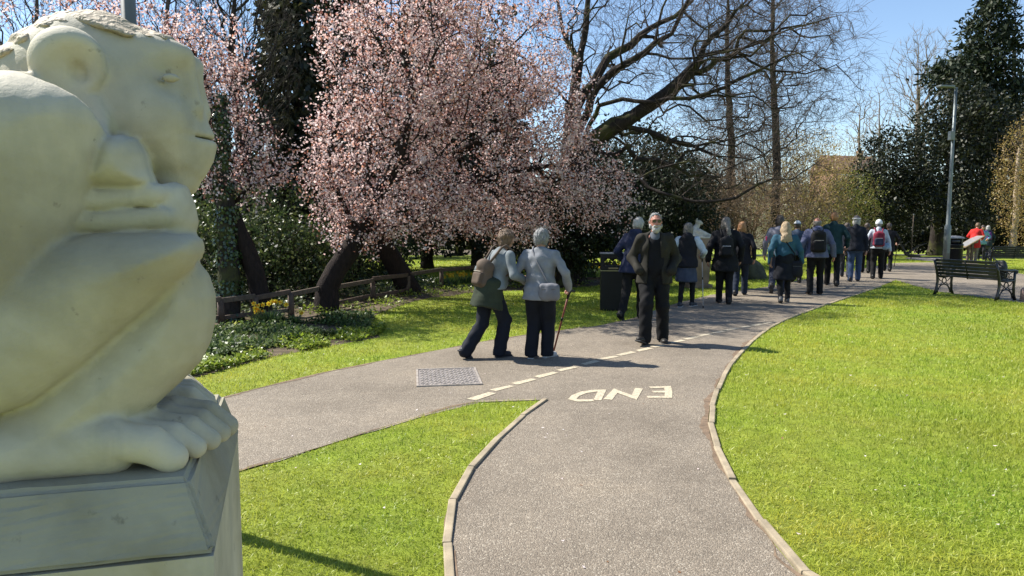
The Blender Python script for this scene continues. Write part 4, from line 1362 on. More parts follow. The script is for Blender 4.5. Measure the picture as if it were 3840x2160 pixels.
# ---- lamp columns
lp = G(3545, 1013)
lamp = empty('lamp_post', tuple(lp), 0, 'tall grey lamp post with flat arm pointing left, by the round bin', 'lamp post')
ht_ = D(3590, 328, lp[1])[2]
MB().tube([(0, 0, 0), (0, 0, 1.55), (0, 0, 1.62), (0.0, 0, ht_ * 0.5), (0, 0, ht_)], [0.105, 0.105, 0.066, 0.056, 0.045], 14).build('column', M_STEEL, lamp, True)
MB().tube([(0.03, 0, ht_ - 0.03), (-0.22, -0.05, ht_ + 0.02)], 0.03, 8).build('arm', M_STEEL, lamp, True)
MB().box((-0.42, -0.09, ht_ + 0.015), (0.56, 0.24, 0.07), Matrix.Rotation(R(10), 3, 'Z'), 0.02).build('lamp_head', M_STEEL, lamp)
bxp = D(3560, 510, lp[1])
MB().box((-0.10, -0.06, bxp[2]), (0.16, 0.16, 0.30), None, 0.015).build('control_box', M_STEEL, lamp)
MB().box((0, -0.106, 0.85), (0.11, 0.012, 0.5), None, 0.003).build('door', M_STEEL, lamp)
lp2 = np.array([-1.99, 3.66, 0])
lamp2 = empty('lamp_post', tuple(lp2), 0, 'plain grey column rising behind the head of the big statue', 'lamp post')
MB().tube([(0, 0, 0), (0, 0, 0.9), (0, 0, 0.95), (0, 0, 4.5)], [0.05, 0.05, 0.037, 0.035], 14).build('column', M_DARKPOLE, lamp2, True)
MB().tube([(0, 0, 4.5), (-0.15, 0.1, 4.62), (-0.5, 0.3, 4.66)], 0.03, 8).build('arm', M_DARKPOLE, lamp2, True)
MB().box((-0.72, 0.43, 4.66), (0.5, 0.22, 0.07), Matrix.Rotation(R(-31), 3, 'Z'), 0.02).build('lamp_head', M_DARKPOLE, lamp2)

# ---- square litter bin behind the man in navy
bn = G(2300, 1163)
binr = empty('litter_bin', (bn[0], bn[1], 0), R(-6), 'tall square black litter bin with gold line beside the path', 'bin', 'litter bins')
BW = 0.50
MB().box((0, 0, 0.385), (BW, BW * 0.9, 0.73), None, 0.015).build('body', M_BLACKP, binr)
MB().box((0, 0, 0.757), (BW + 0.012, BW * 0.9 + 0.012, 0.016)).build('gold_band', M_GOLD, binr)
MB().box((0, 0, 0.80), (BW, BW * 0.9, 0.07), None, 0.01).build('rim', M_BLACKP, binr)
for x in (-1, 1):
    for y in (-1, 1):
        MB().box((x * (BW / 2 - 0.035), y * (BW * 0.45 - 0.035), 0.905), (0.07, 0.07, 0.15)).build('corner_post', M_BLACKP, binr)
hood = MB().box((0, 0, 1.02), (BW, BW * 0.9, 0.09), None, 0.012).build('hood', M_BLACKP, binr)
MB().box((0, 0, 1.073), (BW + 0.03, BW * 0.9 + 0.03, 0.018), None, 0.005).build('ashtray_lid', M_LIDTOP, hood)
MB().box((0.0, -BW * 0.45 + 0.008, 0.885), (0.05, 0.02, 0.11)).build('divider', M_BLACKP, binr)
MB().box((-0.02, -BW * 0.45 - 0.003, 0.803), (0.18, 0.006, 0.03)).build('plate', M_BOARD, binr)
MB().box((0, 0, 0.012), (BW - 0.06, BW * 0.9 - 0.06, 0.024)).build('foot', M_IRON, binr)

# ---- round litter bin by the lamp post
rb = G(3572, 1000)
rbin = empty('litter_bin', tuple(rb), 0, 'round black litter bin with domed lid beside the lamp post', 'bin', 'litter bins')
sc_ = 1.06
MB().lathe([(0.30, 0), (0.31, 0.02), (0.31, 0.80), (0.325, 0.82), (0.325, 0.86), (0.30, 0.87)], 28).build('body', M_BLACKP, rbin, True)
MB().lathe([(0.27, 0.87), (0.27, 1.08)], 28).build('liner', M_IRON, rbin, True)
for k in range(4):
    a = k * math.pi / 2 + 0.5
    MB().box((0.29 * math.cos(a), 0.29 * math.sin(a), 0.98), (0.03, 0.09, 0.22), Matrix.Rotation(a, 3, 'Z')).build('lid_post', M_BLACKP, rbin)
MB().lathe([(0.355, 1.08), (0.36, 1.10), (0.30, 1.14), (0.16, 1.18), (0.02, 1.19)], 28).build('lid', M_LIDTOP, rbin, True)
MB().lathe([(0.318, 0.70), (0.318, 0.715)], 28).build('band', M_GOLD, rbin, True)

# ---- benches
def ring(b, y, z, r, t=0.014, x=0.0, n=14):
    pp = [(x, y + r * math.cos(2 * math.pi * k / n), z + r * math.sin(2 * math.pi * k / n)) for k in range(n + 1)]
    b.tube(pp, t, 6, False)


def make_bench(label, L=1.55):
    root = empty('park_bench', (0, 0, 0), 0, label, 'bench', 'park benches')
    for x in (-L / 2, L / 2):
        b = MB()
        b.tube([(x, -0.07, 0), (x, -0.02, 0.12), (x, 0.01, 0.30), (x, 0.0, 0.44), (x, -0.05, 0.62), (x, -0.12, 0.80)], [0.034, 0.030, 0.028, 0.03, 0.027, 0.024], 8)
        b.tube([(x, 0.50, 0), (x, 0.46, 0.10), (x, 0.44, 0.28), (x, 0.45, 0.42), (x, 0.45, 0.62)], [0.034, 0.028, 0.026, 0.028, 0.024], 8)
        b.tube([(x, 0.0, 0.43), (x, 0.22, 0.405), (x, 0.46, 0.43)], 0.025, 8)
        ar = [(x, 0.215 + 0.205 * math.cos(a), 0.02 + 0.22 * math.sin(a)) for a in np.linspace(0.1, math.pi - 0.1, 11)]
        b.tube(ar, 0.017, 6)
        b.build('end_frame', M_IRON, root, True)
        o_ = MB()
        ring(o_, 0.215, 0.325, 0.062, 0.012, x)
        for s_ in (-1, 1):
            o_.tube([(x, 0.215 + s_ * 0.06, 0.30), (x, 0.215 + s_ * 0.13, 0.33), (x, 0.215 + s_ * 0.19, 0.395)], 0.011, 6)
            o_.tube([(x, 0.215 + s_ * 0.05, 0.28), (x, 0.215 + s_ * 0.12, 0.23), (x, 0.215 + s_ * 0.19, 0.24)], 0.010, 6)
        o_.build('leg_scrollwork', M_IRON, root, True)
        o2 = MB()
        ring(o2, 0.22, 0.535, 0.062, 0.012, x)
        for s_ in (-1, 1):
            ring(o2, 0.22 + s_ * 0.12, 0.485, 0.033, 0.009, x, 10)
            o2.tube([(x, 0.22 + s_ * 0.055, 0.56), (x, 0.22 + s_ * 0.12, 0.59), (x, 0.22 + s_ * 0.19, 0.61)], 0.010, 6)
        o2.build('arm_scrollwork', M_IRON, root, True)
        MB().tube([(x, -0.05, 0.66), (x, 0.10, 0.645), (x, 0.30, 0.63), (x, 0.46, 0.635), (x, 0.515, 0.62), (x, 0.52, 0.585), (x, 0.49, 0.575)], [0.022, 0.024, 0.026, 0.026, 0.026, 0.024, 0.018], 8).build('armrest', M_IRON, root, True)
    for i, (y, z) in enumerate(((-0.005, 0.50), (-0.03, 0.575), (-0.055, 0.65), (-0.085, 0.725), (-0.115, 0.80))):
        MB().box((0, y + 0.03, z), (L - 0.02, 0.024, 0.066), Matrix.Rotation(R(18), 3, 'X'), 0.005).build('back_slat', M_SLAT, root)
    for i in range(6):
        y = 0.035 + i * 0.078
        MB().box((0, y, 0.445 - 0.012 * math.sin(i / 5 * math.pi)), (L - 0.02, 0.064, 0.026), None, 0.005).build('seat_slat', M_SLAT, root)
    MB().tube([(0, 0.015, 0.42), (0, -0.01, 0.55), (0, -0.06, 0.70), (0, -0.10, 0.83)], 0.014, 6).build('back_strap', M_IRON, root, True)
    MB().box((0, 0.22, 0.415), (0.035, 0.42, 0.012)).build('seat_strap', M_IRON, root)
    return root


bench = make_bench('near black park bench with scrolled iron ends, a bag on it', 1.42)
r1 = G(3522, 1106); r2 = G(3730, 1128)
mid = (r1 + r2) / 2; dv = r2 - r1
bench.location = (mid[0], mid[1], 0)
bench.rotation_euler = (0, 0, math.atan2(dv[1], dv[0]))
bench2 = copy_tree(bench)
tag(bench2, 'farther black park bench on the grass near the right edge')
b2 = G(3800, 1012)
bench2.location = (b2[0], b2[1], 0)
bench2.rotation_euler = (0, 0, R(-14))

# ---- black bag slumped on the near bench
Mz = bench.matrix_basis
fb_ = Field((-0.24, -0.16, 0), (0.24, 0.2, 0.46), 0.012)
fb_.box((0, 0, 0.15), (0.17, 0.09, 0.15), 0.06).box((0.02, 0.03, 0.30), (0.11, 0.07, 0.08), 0.05, 0.05).ripple(0.008, 30, 3)
M_BAG = mat('black_bag_nylon', (0.013, 0.014, 0.017), 0.55, 0.3, 20, 90, 0.35, 0.004)
bp = bench.matrix_basis @ Vector((0.50, 0.24, 0.462))
bag = empty('bag', tuple(bp), bench.rotation_euler.z, 'slumped black bag lying on the seat of the near bench', 'bag')
fb_.build('body', M_BAG, bag)
MB().tube([(-0.1, 0, 0.34), (-0.03, -0.12, 0.43), (0.08, -0.2, 0.40), (0.14, -0.15, 0.28)], 0.012, 6).build('strap', M_BAG, bag, True)

# ---- sloping display board on two posts
lc = G(3636, 987)
lec = empty('display_board', tuple(lc), 0, 'sloping brown display board on two wooden posts beside the round bin', 'sign')
for x in (-0.09, 0.10): MB().beam((x - 0.02, 0.05 * (x > 0), 0), (x + 0.01, 0.05 * (x > 0), 0.82 + 0.45 * x), 0.085, 0.085, 0.006).build('post', M_TIMBER, lec)
MB().beam((-0.42, 0, 0.66), (0.38, 0, 1.14), 0.62, 0.035, 0.006).build('board', M_BOARD, lec)
MB().beam((-0.36, 0, 0.72), (0.33, 0, 1.135), 0.52, 0.006).build('panel', M_LIDTOP, lec)
stk = G(3570, 985)
st_ = empty('stake', (stk[0], stk[1] + 3, 0), 0, 'thin pale upright stake behind the round bin lid', 'stake')
MB().tube([(0, 0, 0), (0.02, 0, 2.05)], 0.022, 8).build('rod', M_TIMBER, st_, True)
MB().lathe([(0.028, 2.05), (0.03, 2.09), (0.01, 2.11)], 8, (0.02, 0, 0)).build('cap', M_LIDTOP, st_, True)

# ---- pink bollard at the right edge
bo = G(3846, 1130)
bol = empty('bollard', tuple(bo), 0, 'short round-topped pinkish bollard cut by the right edge', 'bollard')
MB().lathe([(0.10, 0), (0.10, 0.20), (0.092, 0.25), (0.065, 0.285), (0.015, 0.30)], 20).build('post', M_PINK, bol, True)
MB().lathe([(0.115, 0), (0.115, 0.03), (0.10, 0.045)], 20).build('footing', M_BROWNSTONE, bol, True)

# ---- low post-and-rail fence
fl = [tuple(G(*p)[:2]) for p in ((640, 1245), (832, 1216), (960, 1202), (1092, 1188), (1240, 1160), (1400, 1128), (1530, 1106), (1655, 1083), (1800, 1072), (1950, 1066), (2110, 1062), (2290, 1058))]
fence = empty('rail_fence', (fl[0][0], fl[0][1], 0), 0, 'low wooden post-and-rail fence running behind the plum trunks', 'fence')
f0 = np.array([fl[0][0], fl[0][1], 0])
for i, p in enumerate(fl):
    h = 0.36 + 0.02 * rng.normal() + 0.012 * i
    pz = np.array([p[0], p[1], 0]) - f0
    MB().tube([tuple(pz), tuple(pz + np.array([0.01 * rng.normal(), 0, h]))], [0.058, 0.05], 9).build('post', M_TIMBER2 if i < 6 else M_TIMBER, fence, True)
    if i:
        pa = np.array([fl[i - 1][0], fl[i - 1][1], 0]) - f0
        h0 = 0.37 + 0.012 * (i - 1)
        up = np.array([0, 0, h0 + 0.02 * rng.normal()]); u2 = np.array([0, 0, h + 0.02])
        MB().beam(tuple(pa + up), tuple(pz + u2), 0.05, 0.085, 0.012).build('rail', M_TIMBER if i % 3 else M_TIMBER2, fence)
        if i in (1, 2, 3, 5, 6, 9, 10, 11):
            MB().beam(tuple(pa + np.array([0, 0.03, 0.10])), tuple(pz + np.array([0, 0.03, 0.12])), 0.045, 0.07, 0.01).build('rail', M_TIMBER2, fence)

# ---- small white statue on a brown plinth among the walkers
ps = G(2610, 1078)
pl2 = empty('stone_plinth', tuple(ps), R(8), 'brown square stone plinth behind the woman with the walking pole', 'plinth')
zt2 = D(2610, 893, ps[1])[2]
bmw = bmesh.new(); bmesh.ops.create_cube(bmw, size=1)
for v in bmw.verts:
    k = 0.60 if v.co.z > 0 else 0.46
    v.co = Vector((v.co.x * k, v.co.y * k, (v.co.z + 0.5) * zt2))
bmesh.ops.bevel(bmw, geom=bmw.edges[:], offset=0.012, segments=2, affect='EDGES')
me = bpy.data.meshes.new('shaft'); bmw.to_mesh(me); bmw.free(); me.materials.append(M_BROWNSTONE)
link_mesh('shaft', me, pl2)
MB().box((0, 0, 0.05), (0.62, 0.62, 0.10), None, 0.01).build('foot_block', M_BROWNSTONE, pl2)
s2 = empty('stone_statue', (ps[0], ps[1], zt2), R(8), 'small white stone reclining figure with raised head on the brown plinth', 'statue')
f2 = Field((-0.36, -0.2, 0), (0.36, 0.2, 0.56), 0.012)
f2.ell((-0.12, 0, 0.14), (0.17, 0.13, 0.15), 0.03).cone((-0.1, 0, 0.18), (0.0, 0, 0.32), 0.10, 0.065, 0.04).ell((0.03, 0, 0.39), (0.085, 0.075, 0.07), 0.02).ell((0.095, 0, 0.375), (0.05, 0.05, 0.035), 0.02)
f2.cone((-0.02, 0.03, 0.45), (0.0, 0.04, 0.50), 0.02, 0.012, 0.01).cone((-0.05, -0.03, 0.43), (-0.03, -0.05, 0.49), 0.022, 0.014, 0.01)
for y in (-0.1, 0.1):
    f2.cone((0.0, y, 0.17), (0.14, y, 0.11), 0.075, 0.06, 0.03).cone((0.14, y, 0.11), (0.31, y, 0.065), 0.06, 0.035, 0.02).cone((-0.2, y, 0.07), (0.1, y, 0.06), 0.07, 0.05, 0.03)
f2.build('figure', M_WHITESTONE, s2)
MB().box((0, 0, 0.022), (0.64, 0.62, 0.044), None, 0.01).build('base_slab', M_WHITESTONE, s2)

# ---- boulder beside the path
bd = G(2822, 1046)
f3 = Field((-0.4, -0.4, -0.1), (0.4, 0.4, 0.75), 0.03)
f3.ell((0, 0, 0.2), (0.30, 0.30, 0.42), 0.05).ell((0.06, 0, 0.05), (0.34, 0.32, 0.25), 0.1).ripple(0.03, 9, 2)
o = f3.build('boulder', M_BOULDER); o.location = tuple(bd)
tag(o, 'dark mossy boulder at the path edge behind the ginger-haired walker', 'boulder')

# ---- house on the hillside, seen through the trees
hd = 122.0
hp = D(3165, 843, hd); hz0 = float(ground_z(hp[0], hd))
M_BRICK = mat('far_brick', (0.30, 0.17, 0.11), 0.9, 0.25, 1.2, 8, 0.4, 0.02)
M_ROOF = mat('far_brown_tiles', (0.17, 0.095, 0.065), 0.85, 0.3, 1.5, 6, 0.5, 0.03)
M_WIN = mat('far_window_glass', (0.05, 0.06, 0.07), 0.1, 0.2, 1, bstr=0)
M_WHITE = mat('white_frame', (0.7, 0.7, 0.68), 0.6, 0.1, 4)
house = empty('house', (hp[0], hd, hz0), R(12), 'distant brick house with brown tiled roof showing between the trees', 'house')
MB().box((0, 0, 2.6), (9.5, 7, 5.6)).build('wall', M_BRICK, house)
rfb = MB()
rfb.add([(-5.1, -3.9, 5.3), (5.1, -3.9, 5.3), (5.1, 3.9, 5.3), (-5.1, 3.9, 5.3), (-5.1, 0, 8.2), (5.1, 0, 8.2)], [(0, 1, 5, 4), (2, 3, 4, 5), (1, 2, 5), (3, 0, 4), (3, 2, 1, 0)])
rf = rfb.build('roof', M_ROOF, house)
MB().box((3.2, 0.8, 8.3), (0.9, 0.7, 1.9), None, 0.05).build('chimney', M_BRICK, rf)
for x in (-3, 0, 3):
    for z in (1.6, 4.0):
        w = MB().box((x, -3.51, z), (1.5, 0.12, 1.3)).build('window', M_WHITE, house)
        for s_ in (-1, 1): MB().box((x + s_ * 0.34, -3.56, z), (0.58, 0.06, 1.1)).build('pane', M_WIN, w)

# ---- daffodil clumps
M_DLEAF = leaf_mat('daffodil_leaves', [(0.0, (0.03, 0.06, 0.02)), (0.6, (0.06, 0.11, 0.035)), (1.0, (0.12, 0.17, 0.05))], trans=0.35)
M_DAFF = leaf_mat('daffodil_petals', [(0.0, (0.78, 0.52, 0.02)), (1.0, (0.88, 0.72, 0.06))], trans=0.4)
M_TRUMP = leaf_mat('daffodil_trumpets', [(0.0, (0.80, 0.36, 0.01)), (1.0, (0.85, 0.46, 0.02))], trans=0.3)


def daffodils(label, p, w, nleaf, nflow, h=0.30, seed=1):
    g = np.random.default_rng(seed)
    root = empty('daffodil_clump', (p[0], p[1], 0), 0, label, 'flowers', 'daffodil clumps')
    V = []; Q_ = []
    for i in range(nleaf):
        a = g.uniform(0, 6.28); r_ = w * math.sqrt(g.uniform()); b0 = np.array([math.cos(a) * r_ * 0.5, math.sin(a) * r_ * 0.5, 0])
        d = np.array([math.cos(a), math.sin(a), 0]); s_ = np.array([-d[1], d[0], 0]) * 0.008
        hh = h * g.uniform(0.6, 1.1); ln = g.uniform(0.05, 0.22)
        k = len(V)
        for u in (0, 0.5, 0.85, 1.0):
            c = b0 + d * ln * u ** 2 + np.array([0, 0, hh * (u - 0.25 * u * u)]); ww = 1 - 0.75 * u ** 3
            V += [c - s_ * ww, c + s_ * ww]
        Q_ += [(k + 2 * j, k + 2 * j + 1, k + 2 * j + 3, k + 2 * j + 2) for j in range(3)]
    mesh_obj('leaves', np.array(V), np.array(Q_), M_DLEAF, root)
    for i in range(nflow):
        a = g.uniform(0, 6.28); r_ = w * math.sqrt(g.uniform()); hh = h * g.uniform(0.9, 1.2)
        c = Vector((math.cos(a) * r_, math.sin(a) * r_ * 0.6, hh))
        fl_ = MB()
        fd = Vector((g.normal() * 0.6, -0.9, 0.15 + g.normal() * 0.2)).normalized(); u_ = fd.orthogonal().normalized(); w_ = fd.cross(u_)
        for k in range(6):
            t = k * math.pi / 3
            e = u_ * math.cos(t) + w_ * math.sin(t); s_ = fd.cross(e)
            fl_.add([c, c + e * 0.024 + s_ * 0.016 + fd * 0.004, c + e * 0.046, c + e * 0.024 - s_ * 0.016 + fd * 0.004], [(0, 1, 2, 3)])
        o_ = fl_.build('flower', M_DAFF, root)
        MB().tube([c, c + fd * 0.022, c + fd * 0.034], [0.010, 0.013, 0.019], 8, False).build('trumpet', M_TRUMP, o_)
        MB().tube([(c.x * 0.6, c.y * 0.6, 0), (c.x * 0.9, c.y * 0.9, hh * 0.7), tuple(c)], 0.004, 5).build('stem', M_DLEAF, o_)


daffodils('dense daffodil clump with yellow flowers at the foot of the slim plum', G(1018, 1228), 0.26, 240, 9, 0.34, 1)
daffodils('leafy daffodil clump without flowers right of the dense clump', G(1100, 1225), 0.16, 110, 1, 0.24, 2)
daffodils('few daffodils against the foot of the slim plum, left of the dense clump', G(965, 1218), 0.14, 40, 4, 0.22, 3)
daffodils('daffodils on the grass by the fence post left of the women', G(1690, 1072), 0.35, 80, 10, 0.26, 4)
daffodils('daffodils showing behind the arm of the woman with the backpack', G(1925, 1060), 0.35, 80, 9, 0.30, 5)
daffodils('daffodils in shade left of the square bin', G(2215, 1042), 0.45, 110, 12, 0.34, 6)
daffodils('daffodils behind the square bin, seen through its opening', G(2290, 1040), 0.4, 90, 9, 0.36, 7)
daffodils('yellow daffodils by the fence right of the leaning trunks', G(1745, 1062), 0.35, 80, 8, 0.26, 8)
daffodils('daffodils in the shade under the rail right of the white-haired woman', G(2130, 1050), 0.35, 90, 8, 0.30, 9)

# ================================================================ PEOPLE
_cm = {}


def cloth(col, rough=0.85, name='cloth', sheen=0.0, bs=140):
    key = (col, rough, name)
    if key not in _cm:
        _cm[key] = mat(name, col, rough, 0.18, 9, bs, 0.35, 0.003, spec=0.25)
    return _cm[key]


M_SKIN = mat('skin', (0.40, 0.22, 0.155), 0.55, 0.12, 18, 140, 0.12, 0.002, spec=0.35)
M_SKIN_R = mat('reddish_skin', (0.38, 0.17, 0.12), 0.55, 0.12, 18, 140, 0.12, 0.002, spec=0.35)


def hair_mat(name, a, b_):
    m, nt, N, b, out = nodes_of(name)
    g = N.new('ShaderNodeNewGeometry')
    mp = N.new('ShaderNodeMapping'); mp.inputs['Scale'].default_value = (1, 1, 0.16)
    nt.links.new(g.outputs['Position'], mp.inputs[0])
    n1 = noise(nt, 130, 4, 0.7, mp.outputs[0], 0.4)
    nt.links.new(ramp(nt, n1, [(0.3, a), (0.7, b_)]), b.inputs['Base Color'])
    b.inputs['Roughness'].default_value = 0.5
    bump(nt, b, n1, 0.9, 0.012)
    return m


H_GREY = hair_mat('grey_hair', (0.10, 0.10, 0.10), (0.34, 0.34, 0.34))
H_WHITE = hair_mat('white_hair', (0.20, 0.19, 0.18), (0.50, 0.49, 0.46))
H_BROWN = hair_mat('light_brown_hair', (0.07, 0.04, 0.022), (0.26, 0.16, 0.09))
H_DARK = hair_mat('dark_hair', (0.02, 0.014, 0.012), (0.10, 0.07, 0.055))
H_BLOND = hair_mat('blonde_hair', (0.20, 0.13, 0.065), (0.46, 0.34, 0.20))
H_GINGER = hair_mat('ginger_hair', (0.20, 0.085, 0.03), (0.44, 0.22, 0.09))
H_ASH = hair_mat('ash_hair', (0.07, 0.058, 0.05), (0.27, 0.24, 0.21))


def rotz(a): c, s_ = math.cos(a), math.sin(a); return np.array([[c, -s_, 0], [s_, c, 0], [0, 0, 1.0]])


def rotx(a): c, s_ = math.cos(a), math.sin(a); return np.array([[1, 0, 0], [0, c, -s_], [0, s_, c]])


def ik(a, b, l1, l2, pole):
    a = np.asarray(a, float); b = np.asarray(b, float)
    d = b - a; L = np.linalg.norm(d)
    L2 = min(L, (l1 + l2) * 0.999)
    x = (l1 * l1 - l2 * l2 + L2 * L2) / (2 * L2)
    y = math.sqrt(max(l1 * l1 - x * x, 0))
    u = d / L
    p = np.asarray(pole, float); p = p - u * (p @ u); p = p / (np.linalg.norm(p) + 1e-9)
    return a + u * x + p * y


def person(label, px, py, H, head, feet, hands, top, legs, hair, h=0.012, w=1.0, lean=0.05, yaw=0.0, nod=0.0, skin=None, shoe=(0.015, 0.014, 0.014), z0=None, d=None, group='walkers on the path',
           skirt=None, beard=None, glasses=False, face=True, pose_drop=0.0, pos=None, sole=(0.05, 0.05, 0.05)):
    """feet: (x, y, lift, pitch) left, right; hands: (x, y, z, kind) left, right; lengths for a 1.75 m person"""
    g0 = np.array(pos) if pos is not None else (G(px, py) if d is None else at_base(px, d))
    hv = np.array(head, float); rz = math.atan2(-hv[0], hv[1])
    root = empty('person', tuple(g0), rz, label, 'person', group)
    s = H / 1.735
    hc_h = h
    h = h * 1.15 if h < 0.0095 else h * 1.7
    h2 = h * 1.2
    root.scale = (s, s, s)
    skin = skin or M_SKIN
    hs = h / s
    hb = hs
    hipz = 0.93 - pose_drop
    hips = [np.array([-0.092, 0, hipz]), np.array([0.092, 0, hipz])]
    ank = []; knee = []
    for i, f in enumerate(feet):
        a = np.array([f[0], f[1], 0.085 + f[2]])
        dv = a - hips[i]; L = np.linalg.norm(dv)
        if L > 0.862: a = hips[i] + dv * 0.862 / L
        ank.append(a); knee.append(ik(hips[i], a, 0.44, 0.425, (0, 1, 0.05)))
    zs = 1.395 - pose_drop
    sh = [np.array([-0.172 * w, lean, zs]), np.array([0.172 * w, lean, zs])]
    nb = np.array([0, lean * 1.05, 1.452 - pose_drop])
    hc = np.array([0, lean * 1.35 + 0.02, 1.617 - pose_drop])
    HR = rotz(yaw) @ rotx(nod)
    hp = lambda x, y, z: hc + HR @ np.array([x, y, z])
    el_ = []; wr = []
    for i, hd_ in enumerate(hands):
        t = np.array(hd_[:3], float)
        dv = t - sh[i]; L = np.linalg.norm(dv)
        if L > 0.545: t = sh[i] + dv * 0.545 / L
        sgn = -1 if i == 0 else 1
        el_.append(ik(sh[i], t, 0.29, 0.262, (0.55 * sgn, -0.9, -0.1))); wr.append(t)
    # ---------- body: one surface from head to foot
    allp = np.array(ank + knee + el_ + wr + [hc])
    lo = allp.min(0) - 0.2; hi = allp.max(0) + 0.2
    lo = np.minimum(lo, (-0.25, -0.2, -0.02)); hi = np.maximum(hi, (0.25, 0.2, 1.0)); lo[2] = -0.02; hi[2] = hc[2] + 0.16
    B = Field(lo, hi, hs)
    B.ell((0, 0.0, hipz + 0.02), (0.145 * w, 0.10 * w, 0.11), 0.04)
    B.ell((0, lean * 0.4, 1.10 - pose_drop), (0.125 * w, 0.09 * w, 0.17), 0.05)
    B.ell((0, lean * 0.8, 1.29 - pose_drop), (0.148 * w, 0.095 * w, 0.16), 0.05)
    B.cone(sh[0], sh[1], 0.05, 0.05, 0.05)
    B.cone(nb - np.array([0, 0.01, 0.04]), hp(0, -0.015, -0.07), 0.056, 0.05, 0.03)
    B.ell(hc, (0.073, 0.092, 0.106), 0.02, rot=HR)
    B.ell(hp(0, 0.026, -0.062), (0.054, 0.062, 0.058), 0.03, rot=HR)
    if face:
        B.cone(hp(0, 0.085, 0.012), hp(0, 0.106, -0.026), 0.010, 0.015, 0.012)
        B.cone(hp(-0.028, 0.084, 0.030), hp(0.028, 0.084, 0.030), 0.012, 0.012, 0.012)
        for sg in (-1, 1):
            B.ell(hp(sg * 0.031, 0.090, 0.008), (0.018, 0.012, 0.010), 0.008, 'sub', rot=HR)
            B.ell(hp(sg * 0.031, 0.080, 0.008), (0.012, 0.010, 0.010), 0.002, rot=HR)
        B.ell(hp(0, 0.090, -0.062), (0.024, 0.008, 0.004), 0.004, 'sub', rot=HR)
        B.ell(hp(0, 0.086, -0.071), (0.020, 0.010, 0.007), 0.006, rot=HR)
    for sg in (-1, 1): B.ell(hp(sg * 0.076, -0.004, -0.004), (0.012, 0.022, 0.033), 0.008, rot=HR)
    for i in range(2):
        sg = -1 if i == 0 else 1
        B.cone(hips[i], knee[i], 0.068, 0.048, 0.03).cone(knee[i], ank[i], 0.046, 0.034, 0.02)
        RF = rotz(feet[i][4] if len(feet[i]) > 4 else 0) @ rotx(feet[i][3])
        B.cone(ank[i] + RF @ np.array([0, -0.03, -0.035]), ank[i] + RF @ np.array([0, 0.11, -0.05]), 0.030, 0.022, 0.02)
        B.cone(sh[i], el_[i], 0.044, 0.036, 0.03).cone(el_[i], wr[i], 0.036, 0.025, 0.015)
        kind = hands[i][3]
        dv = unit(wr[i] - el_[i])
        if kind == 'pocket':
            continue
        inw = np.array([-sg, 0.0, 0.0]); inw = unit(inw - dv * (inw @ dv))       # palm side
        fwd = np.cross(dv, inw) * (1 if np.cross(dv, inw)[1] > 0 else -1)
        pc = wr[i] + dv * 0.045
        B.cone(wr[i], pc + fwd * 0.014, 0.026, 0.024, 0.012).cone(wr[i], pc - fwd * 0.014, 0.026, 0.022, 0.012)
        curl = 1.35 if kind == 'grip' else 0.45
        for k in range(4):
            o_ = fwd * (0.032 - 0.021 * k)
            L1, L2, L3 = (0.040, 0.028, 0.020) if k in (1, 2) else ((0.037, 0.025, 0.018) if k == 0 else (0.030, 0.020, 0.016))
            p0 = wr[i] + dv * 0.080 + o_ - dv * (0.006 if k == 3 else 0)
            a1 = curl * 0.6; a2 = a1 + curl * 0.9; a3 = a2 + curl * 0.7
            p1 = p0 + (dv * math.cos(a1) + inw * math.sin(a1)) * L1
            p2 = p1 + (dv * math.cos(a2) + inw * math.sin(a2)) * L2
            p3 = p2 + (dv * math.cos(a3) + inw * math.sin(a3)) * L3
            r_ = max(0.0092, hs * 0.95)
            B.cone(p0 - dv * 0.02, p1, r_ * 1.05, r_, 0.004).cone(p1, p2, r_, r_ * 0.95, 0.003).cone(p2, p3, r_ * 0.95, r_ * 0.85, 0.003)
        t0 = wr[i] + dv * 0.025 + fwd * 0.026
        t1 = t0 + dv * 0.028 + fwd * 0.020 + inw * 0.014
        t2 = t1 + dv * 0.030 + inw * (0.022 if kind == 'grip' else 0.008)
        r_ = max(0.0105, hs * 0.95)
        B.cone(t0, t1, r_ * 1.15, r_, 0.006).cone(t1, t2, r_, r_ * 0.85, 0.004)
    B.build('body', skin, root)
    # ---------- trousers, tights or a skirt
    hs = h2 / s
    T = Field(np.minimum(np.min(ank + knee, axis=0) - 0.14, (-0.26, -0.2, 0.0)), np.maximum(np.max(ank + knee, axis=0) + 0.14, (0.26, 0.2, hipz + 0.2)), hs)
    lr = legs.get('r', (0.098, 0.074, 0.064))
    T.ell((0, -0.012, hipz - 0.01), (0.168 * w, 0.128 * w, 0.15), 0.03)
    T.ell((0, -0.05, hipz - 0.04), (0.145 * w, 0.10 * w, 0.11), 0.04)
    for i in range(2):
        T.cone(hips[i] + np.array([0, 0, -0.03]), knee[i], lr[0] * w, lr[1], 0.035)
        T.cone(knee[i], ank[i] + np.array([0, -0.01, -0.035 if lr[2] > 0.05 else 0.02]), lr[1], lr[2], 0.02)
    T.ripple(0.0055, 42, abs(hash(label)) % 997 if False else len(label))
    zl = [a[2] - 0.055 for a in ank]
    T.cut_above(lambda X, Y, Z: (min(zl)) - Z + 0 * X)
    T.build('trousers', cloth(legs['col'], legs.get('rough', 0.85), 'trousers_cloth'), root)
